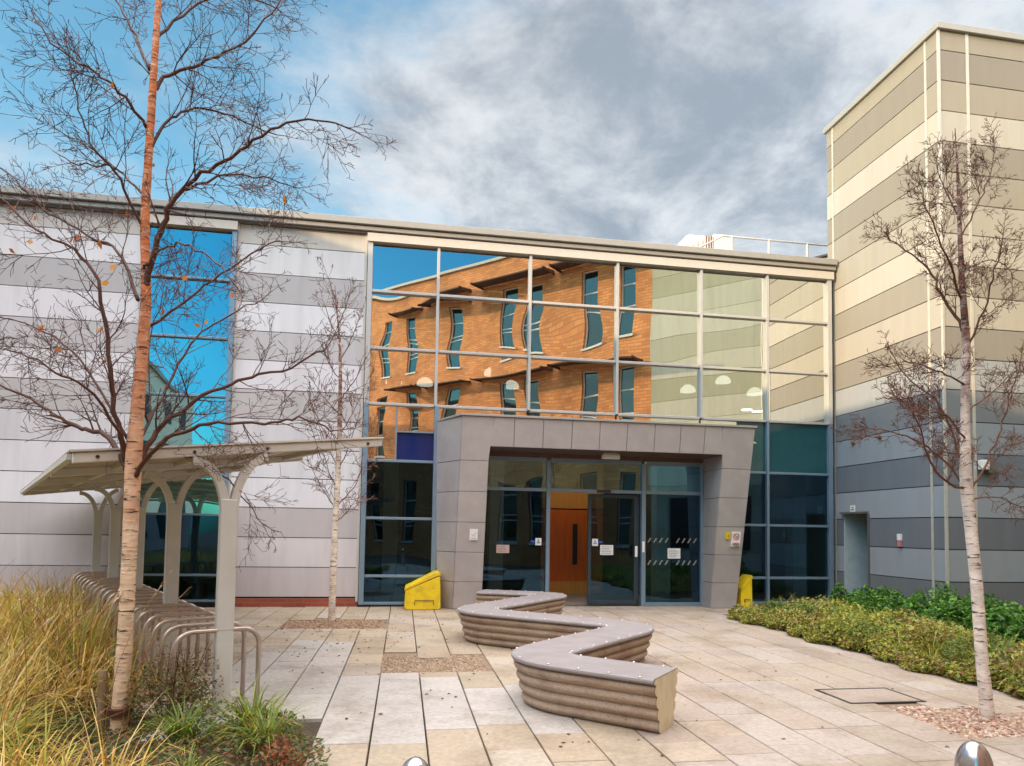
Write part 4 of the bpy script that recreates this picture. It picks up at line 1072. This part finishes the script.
# --- the big birch on the left: limbs follow the photo, each at its own distance
T1 = Tree(21)
TB = Vector((-2.083, -8.259, 0))
t1 = thing('birch_tree', 'large leafless birch with orange bark in the left planting bed', 'tree', tuple(TB))
def tp(u, v, dd=0.0): return depth_pt(u, v, 5.12 + (735 - v) * .00038 + dd)
trunk = [tp(117, 742), tp(121, 690), tp(126, 620), tp(130, 540), tp(134, 455), tp(140, 380), tp(146, 300), tp(145, 220), tp(149, 150), tp(154, 70), tp(160, -20), tp(168, -110), tp(172, -190)]
P_ = smooth_pts(trunk, 5); nP = len(P_)
mt = MB(); rt = [.058, .056, .054, .055, .060, .045, .038, .034, .030, .027, .023, .016, .008]
rr = []
for i in range(nP): q = i / 5; k = min(int(q), len(rt) - 2); rr.append(rt[k] + (rt[k + 1] - rt[k]) * (q - k) + random.uniform(-.0015, .0015))
mt.tube(P_, rr, 14); tk = mt.build('trunk', M['bark1'], t1, smooth=True)
limbs = [
    ([(127, 470, 0), (108, 437, .1), (85, 430, .2), (60, 418, .3), (30, 398, .35), (-15, 378, .4)], .026, .008, 9),
    ([(126, 462, 0), (116, 411, -.1), (106, 340, -.15), (98, 280, -.2), (70, 247, -.2), (39, 232, -.3), (0, 198, -.35)], .022, .006, 11),
    ([(128, 440, 0), (80, 360, .25), (40, 330, .5), (5, 318, .6)], .012, .005, 8),
    ([(138, 300, 0), (118, 252, .2), (85, 235, .3), (40, 205, .35), (5, 170, .4)], .016, .005, 10),
    ([(134, 470, 0), (158, 430, .1), (196, 400, .2), (240, 381, .3), (290, 368, .4), (330, 345, .5)], .026, .006, 11),
    ([(133, 480, 0), (165, 440, -.2), (210, 424, -.35), (262, 424, -.45), (300, 418, -.5), (335, 432, -.55)], .020, .005, 10),
    ([(141, 330, 0), (170, 312, .1), (205, 285, .2), (245, 258, .3), (280, 240, .4)], .014, .005, 9),
    ([(144, 292, 0), (158, 240, -.1), (172, 205, -.15), (195, 178, -.2), (232, 157, -.3), (270, 130, -.4), (310, 118, -.45), (350, 128, -.5)], .026, .005, 13),
    ([(185, 190, -.2), (225, 176, -.1), (262, 178, .1), (300, 190, .3)], .012, .004, 8),
    ([(150, 150, 0), (170, 118, .1), (200, 108, .2), (240, 120, .35), (275, 135, .5)], .014, .005, 9),
    ([(152, 95, 0), (168, 75, .1), (200, 64, .2), (230, 50, .3), (265, 22, .35), (290, -15, .4)], .018, .005, 11),
    ([(156, 40, 0), (190, 10, .2), (235, -5, .4), (280, 10, .5)], .014, .005, 9),
    ([(148, 130, 0), (125, 98, -.2), (95, 72, -.35), (60, 50, -.4), (35, 20, -.45)], .014, .005, 10),
    ([(150, 70, 0), (135, 35, .2), (115, 0, .3), (85, -30, .35)], .014, .005, 9),
    ([(143, 235, 0), (120, 180, -.15), (95, 150, -.3), (80, 110, -.35), (70, 70, -.4)], .013, .004, 9),
    ([(144, 270, 0), (160, 250, -.3), (185, 245, -.6), (215, 262, -.8), (240, 290, -.9)], .011, .004, 7),
    ([(137, 395, 0), (150, 420, .3), (148, 350, .5), (165, 290, .6)], .010, .004, 6),
    ([(130, 470, 0), (170, 452, .3), (215, 470, .5), (245, 500, .6), (262, 525, .6)], .010, .004, 6),
    ([(131, 455, 0), (160, 400, .4), (190, 345, .7), (220, 320, .9), (260, 300, 1.0)], .016, .005, 9),
    ([(129, 455, 0), (95, 395, -.3), (55, 372, -.5), (15, 350, -.55)], .014, .005, 9),
    ([(146, 200, 0), (115, 168, .3), (80, 165, .5), (50, 150, .6)], .012, .004, 7),
]
for pts, a, b, ns in limbs:
    T1.limb([tp(*q) for q in pts], a, b, 3, int(ns * 1.5), .54, .08, dens=1.2)
cr1 = T1.finish(t1)
lv = MB(); r = random.Random(9)
for (u, v) in ((13, 208), (35, 218), (30, 242), (12, 251), (40, 330), (100, 245), (128, 214), (71, 240), (113, 267), (105, 283), (100, 330), (42, 327), (58, 350), (104, 362), (163, 312), (206, 322), (197, 325), (232, 295), (96, 455), (78, 238), (185, 278), (285, 200), (112, 85), (120, 96), (153, 165)):
    p = tp(u, v, r.uniform(-.3, .3)); s = r.uniform(.024, .036); a = r.uniform(0, 6.28)
    d1 = (CR * math.cos(a) + CU * math.sin(a) + CF * r.uniform(-.5, .5)).normalized(); d2 = (CR * -math.sin(a) + CU * math.cos(a) + CF * r.uniform(-.5, .5)).normalized()
    lv = MB(); lv.add([p - d1 * s, p - d1 * s * .2 + d2 * s * .65, p + d1 * s * 1.1, p - d1 * s * .2 - d2 * s * .65], [(0, 1, 2), (0, 2, 3)], jit(r.choice([(.70, .28, .03), (.60, .20, .03), (.42, .12, .03)]), .2)); lv.build('last_leaf', M['leaf'], t1)

# --- the right birch
T2 = Tree(33, .0019); t2 = thing('birch_tree', 'leafless white trunked birch in front of the tan tower', 'tree', (5.149, -8.542, 0))
def tq(u, v, dd=0.0): return depth_pt(u, v, 5.98 + (718 - v) * .0004 + dd)
trunk = [tq(988.5, 722), tq(982, 660), tq(977, 590), tq(971, 530), tq(966, 480), tq(965, 420), tq(966, 345), tq(962, 280), tq(959, 210), tq(957, 160), tq(955, 128)]
P_ = smooth_pts(trunk, 5); mt = MB(); rt = [.056, .051, .049, .050, .051, .038, .033, .025, .016, .008, .003]; rr = []
for i in range(len(P_)): q = i / 5; k = min(int(q), len(rt) - 2); rr.append(rt[k] + (rt[k + 1] - rt[k]) * (q - k))
mt.tube(P_, rr, 14); mt.build('trunk', M['bark2'], t2, smooth=True)
limbs = [
    ([(966, 488, 0), (945, 462, .1), (915, 440, .2), (880, 430, .3), (868, 428, .35)], .012, .004, 8),
    ([(967, 492, 0), (935, 470, -.1), (920, 430, -.2), (908, 395, -.3)], .014, .004, 9),
    ([(966, 480, 0), (955, 440, .2), (935, 400, .3), (905, 375, .4), (890, 350, .45)], .014, .004, 9),
    ([(968, 490, 0), (985, 465, .1), (1000, 430, .2), (1012, 390, .3), (1022, 360, .3)], .012, .004, 9),
    ([(969, 500, 0), (1000, 497, -.1), (1024, 508, -.2)], .008, .003, 5),
    ([(966, 335, 0), (945, 300, .1), (928, 270, .2), (905, 250, .3), (885, 235, .35)], .017, .004, 11),
    ([(966, 350, 0), (985, 310, -.1), (995, 270, -.2), (1003, 235, -.25)], .012, .004, 9),
    ([(965, 385, 0), (940, 372, -.2), (910, 362, -.4), (885, 365, -.5)], .010, .003, 8),
    ([(963, 300, 0), (945, 255, -.2), (930, 215, -.3), (920, 180, -.3)], .012, .003, 10),
    ([(960, 240, 0), (978, 205, .1), (990, 175, .15), (995, 150, .2)], .009, .003, 9),
    ([(959, 215, 0), (943, 185, .1), (935, 155, .2)], .008, .003, 8),
    ([(965, 410, 0), (990, 395, .3), (1010, 375, .4), (1030, 372, .5)], .010, .003, 8),
    ([(966, 440, 0), (945, 415, -.3), (915, 410, -.5), (895, 400, -.6)], .010, .003, 8),
    ([(962, 275, 0), (980, 262, .3), (1000, 262, .5), (1015, 280, .6)], .008, .003, 7),
]
for pts, a, b, ns in limbs: T2.limb([tq(*q) for q in pts], a, b, 3, int(ns * 1.4), .36, .18, dens=2.5)
T2.finish(t2, tm=M['twigr'])

# --- the thin birch by the wall
T3 = Tree(45, .0036); t3 = thing('birch_tree', 'thin young birch in front of the banded wall', 'tree', (-1.133, -2.205, 0))
def ts(u, v, dd=0.0): return depth_pt(u, v, 11.28 + (622 - v) * .0006 + dd)
trunk = [ts(331.5, 625), ts(333, 580), ts(335, 530), ts(338, 470), ts(340, 410), ts(340, 350), ts(336, 300), ts(335, 285)]
P_ = smooth_pts(trunk, 5); mt = MB(); rt = [.060, .055, .052, .048, .036, .022, .010, .004]; rr = []
for i in range(len(P_)): q = i / 5; k = min(int(q), len(rt) - 2); rr.append(rt[k] + (rt[k + 1] - rt[k]) * (q - k))
mt.tube(P_, rr, 12); mt.build('trunk', M['bark3'], t3, smooth=True)
for (u, v, du, dv, dd) in ((337, 510, -26, -45, .2), (338, 505, 28, -40, .1), (338, 490, -18, -50, -.3), (338, 470, 22, -60, -.2), (339, 450, -28, -45, .4), (339, 435, 26, -50, .3), (340, 415, -30, -40, -.2), (340, 400, 28, -45, -.4), (340, 380, -22, -45, .3), (340, 360, 22, -50, .2), (339, 340, -16, -40, -.2), (338, 325, 14, -40, .1), (337, 310, -8, -35, .2), (338, 520, 18, -20, .3), (340, 470, -30, -70, .5)):
    T3.limb([ts(u, v), ts(u + du * .5, v + dv * .4, dd * .5), ts(u + du, v + dv, dd)], .011, .004, 3, 9, .42, .16, dens=.8)
T3.finish(t3, tm=M['twigr'])

# --- stake with rubber tie beside the big birch
t = thing('tree_stake', 'short timber stake with a dark rubber tie at the foot of the large birch', 'stake', (-2.25, -8.22, 0))
m = MB(); m.lathe((-2.25, -8.15, 0), [(.035, -.02), (.035, .42), (.028, .46)], 10); m.build('post', M['wood'], t)
m = MB(); q = tp(119.5, 711); m.lathe((q.x, q.y, q.z - .03), [(.074, 0), (.086, .005), (.086, .055), (.074, .06)], 20); m.bar((q.x - .07, q.y + .02, q.z), (-2.25, -8.15, q.z + .02), .02, .05); m.build('rubber_tie', surf('dark_red_rubber', (.07, .018, .014), .6), t)

# ------------------------------------------------------------------ planting
def blade(m, p, ang, ln, w, bend, col, lean=.25, segs=4, r=random):
    d = Vector((math.cos(ang), math.sin(ang), 0)); sd = Vector((-d.y, d.x, 0)); vs = []; pos = Vector(p); th = math.pi / 2 - lean
    st = ln / segs
    for i in range(segs + 1):
        f = i / segs; ww = w * (1 - f ** 1.6) + .0006; vs += [pos - sd * ww, pos + sd * ww]
        pos = pos + (d * math.cos(th) + ZV * math.sin(th)) * st; th -= bend / segs * (1 + f)
    m.add(vs, [(2 * i, 2 * i + 1, 2 * i + 3, 2 * i + 2) for i in range(segs)], col)

def clump(m, x, y, n, ln, w, cols, spread=.1, bend=(.3, 1.4), lean=(.05, .55), r=None, z=0.0):
    for _ in range(n):
        a = r.uniform(0, 6.283); q = r.uniform(0, spread) ; b = a + r.uniform(-.6, .6)
        blade(m, (x + math.cos(a) * q, y + math.sin(a) * q, z), b, ln * r.uniform(.55, 1.1), w * r.uniform(.6, 1.2), r.uniform(*bend), jit(r.choice(cols), .18), r.uniform(*lean), 4)

def leaf(m, p, s, r, cols, flat=.5):
    n = Vector((r.gauss(0, flat), r.gauss(0, flat), 1)).normalized(); u = n.orthogonal().normalized(); a = r.uniform(0, 6.28); v = n.cross(u)
    d = u * math.cos(a) + v * math.sin(a); e = n.cross(d)
    m.add([p - d * s, p + e * s * .5 + n * s * .12, p + d * s, p - e * s * .5 + n * s * .12], [(0, 1, 2), (0, 2, 3)], jit(r.choice(cols), .22))

def by_trunk(x, y, w=.26):
    a = Vector((-2.083, -8.20, 0)); d = Vector((2.083, -5.59, 0)).normalized(); q = Vector((x, y, 0)) - a
    t = q.dot(d); return -.1 < t < 1.5 and (q - d * t).length < w
bed = MB()
bl = [(-.40, -11.5), (-.58, -9.2), (-.95, -8.2), (-1.60, -8.0)] + [tuple(shel(t, -.58, 0))[:2] for t in (0.2, 3, 6, 8.3)] + [(-9, -.5), (-12, -5), (-9, -11.5)]
bed.add([(x, y, -.002) for x, y in bl] , [tuple(range(len(bl)))]); o = bed.build('planting_soil', M['soil']); struct(o)
bed = MB(); br_ = [(6.18, -1.9), (6.16, -9.6), (14, -9.6), (14, -3.14), (9.66, -3.14), (9.66, -1.1), (8.2, -1.15), (7.2, -1.4)]
bed.add([(x, y, .012) for x, y in br_] + [(x, y, -.03) for x, y in br_], [tuple(range(8))] + [(i, (i + 1) % 8, 8 + (i + 1) % 8, 8 + i) for i in range(8)]); struct(bed.build('planting_soil', M['soil']))

GOLD = [(.66, .42, .07), (.78, .54, .14), (.50, .28, .05), (.46, .37, .05), (.36, .36, .05), (.74, .56, .26), (.30, .15, .05)]
YGR = [(.38, .37, .04), (.30, .33, .04), (.48, .42, .07), (.20, .26, .03)]
GRN = [(.14, .22, .025), (.18, .28, .03), (.25, .32, .05), (.10, .16, .02)]
r = random.Random(77); m = MB()
n = 0
while n < 520:
    x, y = r.uniform(-8.2, -1.2), r.uniform(-10.6, -1.5)
    if not left_bed(x, y): continue
    d = Vector((x, y + CD, 0)).length
    if d < 3.6: continue
    if x > -1.9 + (y + 9) * -.45 and y < -7.3: continue            # leave the low front corner to the strappy plants
    near = d < 6.5
    if by_trunk(x, y, .42): continue
    f = r.random()
    col = GOLD if f < .80 else YGR
    ln = r.uniform(.75, 1.15) if x < -2.6 else r.uniform(.45, .75)
    clump(m, x, y, 60 if near else 42, ln, .0058 if near else .007, col + (GRN[:2] if f > .80 else []), .15, (.3, 2.4), (.02, .75), r); n += 1
stuff(m.build('ornamental_grass', M['blade']), 'tall golden ornamental grass filling the left planting bed', 'grass')
# flower stalks with pale drooping plumes
m = MB(); r = random.Random(78)
for k in range(150):
    x, y = r.uniform(-6.0, -1.9), r.uniform(-9.6, -5.5)
    if not left_bed(x, y): continue
    a = r.uniform(-.6, 1.2) if r.random() < .7 else r.uniform(0, 6.28); h = r.uniform(.9, 1.35); d = Vector((math.cos(a), math.sin(a), 0))
    pts = [Vector((x, y, 0)) + d * (.38 * q ** 2.2) + ZV * (h * (q - .12 * q ** 3)) for q in (0, .25, .5, .75, .9, 1.0)]
    m.tube(pts, [.0030, .0028, .0025, .002, .0022, .0016], 3, jit((.34, .15, .06), .25), cap=False)
    for j in range(6):
        q = pts[-1].lerp(pts[-2], j / 6); blade(m, q, a + r.uniform(-.5, .5), r.uniform(.04, .09), .003, 1.2, jit((.55, .42, .26), .15), r.uniform(.8, 1.5), 2)
stuff(m.build('grass_stalks', M['blade']), 'thin reddish flower stalks with pale plumes above the golden grass', 'grass')
# ivy-like ground cover at the foot of the tree
m = MB(); r = random.Random(79)
for _ in range(15000):
    x, y = r.uniform(-3.3, -.25), r.uniform(-10.4, -7.5)
    if not left_bed(x, y): continue
    hgt = .10 + .16 * (math.sin(x * 5.1) * math.cos(y * 4.3) * .5 + .5)
    if by_trunk(x, y, .2): hgt = .05
    leaf(m, Vector((x, y, r.uniform(.02, hgt))), r.uniform(.012, .026), r, [(.06, .11, .02), (.09, .15, .03), (.13, .17, .035), (.05, .075, .02), (.20, .14, .04), (.24, .09, .03)], .7)
stuff(m.build('ground_cover', M['leaf']), 'low green leafy ground cover round the foot of the large birch', 'ground cover')
# strappy plants at the front corner
def strappy(label, x, y, n, ln, w, cols, grp, seed, brown=.0):
    t = thing('strappy_plant', label, 'plant', (x, y, 0), grp); mm = MB(); rr_ = random.Random(seed)
    clump(mm, x, y, n, ln, w, cols, .09, (.7, 2.1), (.05, .7), rr_); mm.build('foliage', M['blade'], t)
    if brown:
        mm = MB(); clump(mm, x, y, int(n * brown), ln * .8, w * .8, [(.26, .13, .04), (.33, .20, .08)], .1, (1.2, 2.4), (.4, 1.1), rr_); mm.build('dead_blade', M['blade'], t)
G1 = 'strappy plants at the front of the left bed'
strappy('green strappy plant below the nearest cycle stand', -1.10, -8.32, 150, .50, .0075, GRN + YGR[:2], G1, 1, .25)
strappy('green strappy plant at the very edge of the paving, left of the red shrub', -.93, -8.75, 150, .46, .0075, GRN + YGR, G1, 2, .25)
strappy('strappy plant between the birch foot and the first shelter post', -1.55, -8.52, 120, .44, .007, GRN, G1, 3, .2)
strappy('yellow green strappy plant left of the birch foot', -2.55, -9.0, 170, .62, .008, YGR, G1, 4, .2)
strappy('pale green strappy plant at the lower left corner', -2.35, -9.65, 190, .62, .008, YGR + [(.40, .36, .09)], G1, 5, .15)
strappy('strappy plant in the grass at the left edge', -3.1, -8.7, 170, .70, .008, YGR + GOLD[:2], G1, 6, .2)
strappy('strappy plant in front of the birch trunk at the bottom edge', -1.25, -9.45, 110, .30, .007, GRN + YGR, G1, 7, .3)
def shrub(name, label, x, y, rx, ry, h, nleaf, ls, cols, seed, grp=None, z0=.05, stems=14, stemcol='twigr', flat=.8):
    t = thing(name, label, 'shrub', (x, y, 0), grp); rr_ = random.Random(seed); mm = MB()
    lobes = [(rr_.uniform(-.65, .65) * rx, rr_.uniform(-.65, .65) * ry, rr_.uniform(.55, 1.0) * h, rr_.uniform(.25, .5)) for _ in range(9)]
    for _ in range(nleaf):
        lx, ly, lh, lr = rr_.choice(lobes); a = rr_.uniform(0, 6.28); q = rr_.random() ** .5
        px = x + lx + math.cos(a) * q * rx * lr; py = y + ly + math.sin(a) * q * ry * lr
        pz = z0 + (lh - z0) * (1 - .55 * q * q) * rr_.random() ** .55
        leaf(mm, Vector((px, py, pz)), ls * rr_.uniform(.6, 1.3), rr_, cols, flat)
    mm.build('foliage', M['leaf'], t)
    mm = MB()
    for _ in range(stems):
        lx, ly, lh, lr = rr_.choice(lobes); mm.tube([(x + lx * .3, y + ly * .3, 0), (x + lx * .7, y + ly * .7, lh * .55), (x + lx + rr_.uniform(-.1, .1), y + ly + rr_.uniform(-.1, .1), lh * 1.02)], [.006, .004, .002], 4)
    mm.build('stem', M[stemcol], t)
shrub('low_shrub', 'red leaved low shrub at the tip of the left planting bed', -.70, -9.14, .27, .27, .22, 800, .014, [(.36, .07, .035), (.28, .05, .03), (.42, .14, .05), (.16, .12, .03), (.20, .17, .05)], 21)
shrub('woody_shrub', 'brownish green woody shrub between the birch and the cycle stands', -1.82, -7.95, .38, .38, .62, 2600, .017, [(.13, .13, .03), (.18, .14, .04), (.09, .10, .025), (.24, .12, .04)], 22, stems=26)

# right bed: low mounds
m = MB(); r = random.Random(81)
RC = [(.36, .37, .05), (.46, .43, .07), (.24, .31, .045), (.55, .48, .10), (.17, .22, .04)]
RED = [(.30, .12, .05), (.22, .09, .04), (.38, .20, .10)]
for _ in range(60000):
    x, y = r.uniform(6.02, 11.5), r.uniform(-9.4, -1.15)
    if x < 6.12 + .08 * math.sin(y * 3.1) + .04 * math.sin(y * 11): continue
    if y > -1.15 - (x - 6.2) * .0 and x < 7: continue
    if y > -3.2 and x > 9.6: continue
    if y > -2.0 + (x - 6.3) * .35: continue
    q = min(1.0, (x - 6.0) / .8); hh = (.15 + .19 * q) * (.55 if x > 7.7 else 1) * (.72 + .28 * math.sin(x * 2.9 + 1) * math.cos(y * 2.3))
    reds = (math.sin(x * 2.2 + .4) * math.sin(y * 1.9 + 1.2) > .62) or (x < 6.42 and r.random() < .45)
    grey = math.sin(x * 1.3 + y * 1.7) > .75
    cols = RED if reds and r.random() < .7 else ([(.28, .28, .17), (.22, .23, .12)] if grey else RC)
    leaf(m, Vector((x, y, hh * r.random() ** .35)), r.uniform(.014, .034), r, cols, .8)
r = random.Random(83)
for _ in range(14000):
    y = r.uniform(-9.4, -1.85); x = 6.05 + .07 * math.sin(y * 3.1) + .05 * math.sin(y * 9.7) + abs(r.gauss(0, .16))
    leaf(m, Vector((x, y, .01 + min(.30, .06 + (x - 6.0) * .6) * r.random() ** .6)), r.uniform(.016, .036), r, (RED + RC) if r.random() < .45 else RC + [(.10, .14, .03)], .9)
for (cx_, cy_, cr_, ch_, cc_) in [(r.uniform(6.3, 7.7), r.uniform(-8.8, -2.4), r.uniform(.14, .34), r.uniform(.28, .46), r.choice((RC, RC, [(.10, .16, .03), (.15, .21, .04), (.20, .26, .05)], [(.46, .42, .12), (.36, .36, .09)], RED + RC))) for _ in range(95)]:
    if cy_ > -2.1 + (cx_ - 6.3) * .35: continue
    for _ in range(420):
        a = r.uniform(0, 6.28); q = r.random() ** .5
        leaf(m, Vector((cx_ + math.cos(a) * q * cr_, cy_ + math.sin(a) * q * cr_, .05 + ch_ * (1 - .5 * q * q) * r.random() ** .4)), r.uniform(.016, .036), r, cc_, .8)
stuff(m.build('ground_cover', M['leaf']), 'yellow green low ground cover with reddish patches filling the right planting bed', 'ground cover')
m = MB(); r = random.Random(82)
for _ in range(420):
    x, y = r.uniform(6.25, 9.4), r.uniform(-9.2, -1.5)
    if y > -2.0 + (x - 6.3) * .35: continue
    clump(m, x, y, 12, r.uniform(.30, .58), .006, YGR + [(.50, .45, .10)], .06, (.5, 1.9), (.1, .8), r, .05)
stuff(m.build('bed_grass', M['blade']), 'loose tufts of yellow green grass growing through the right ground cover', 'grass')
G2 = 'strappy plants in the right bed'
strappy('yellow green strappy plant just left of the right birch trunk', 6.55, -7.05, 150, .52, .009, YGR + [(.36, .33, .08)], G2, 31, .2)
strappy('strappy plant right of the right birch trunk', 6.75, -7.75, 150, .52, .009, YGR, G2, 32, .2)
strappy('strappy plant at the right edge of the picture, low in the bed', 7.25, -8.15, 150, .55, .009, YGR + GRN[:2], G2, 33, .2)
strappy('strappy plant a step left of the one beside the right trunk', 6.5, -6.2, 110, .42, .008, YGR, G2, 34, .2)
strappy('strappy plant behind the right birch trunk', 7.2, -6.6, 130, .50, .009, YGR + GRN[:1], G2, 35, .2)
DG = [(.06, .17, .02), (.08, .23, .025), (.12, .30, .035), (.04, .11, .016), (.20, .38, .05)]
for i, (x, y, hh, lab) in enumerate(((9.05, -1.75, .50, 'dark evergreen shrub nearest the tower side door'), (8.85, -2.6, .54, 'dark evergreen shrub second from the tower side door'), (8.65, -3.5, .56, 'dark evergreen shrub third from the tower side door, below the red and white box'), (8.45, -4.4, .58, 'dark evergreen shrub just left of the right birch trunk, in front of the tower corner'), (8.3, -5.3, .58, 'dark evergreen shrub behind the right birch trunk'), (8.2, -6.2, .58, 'dark evergreen shrub at the right edge of the picture'), (9.3, -4.1, .66, 'tall dark evergreen shrub against the tower front at the far right'))):
    shrub('evergreen_shrub', lab, x, y, .64, .62, hh * 1.32, 3600, .042, DG, 60 + i, 'dark evergreen shrubs along the tower', stems=10, stemcol='twig')
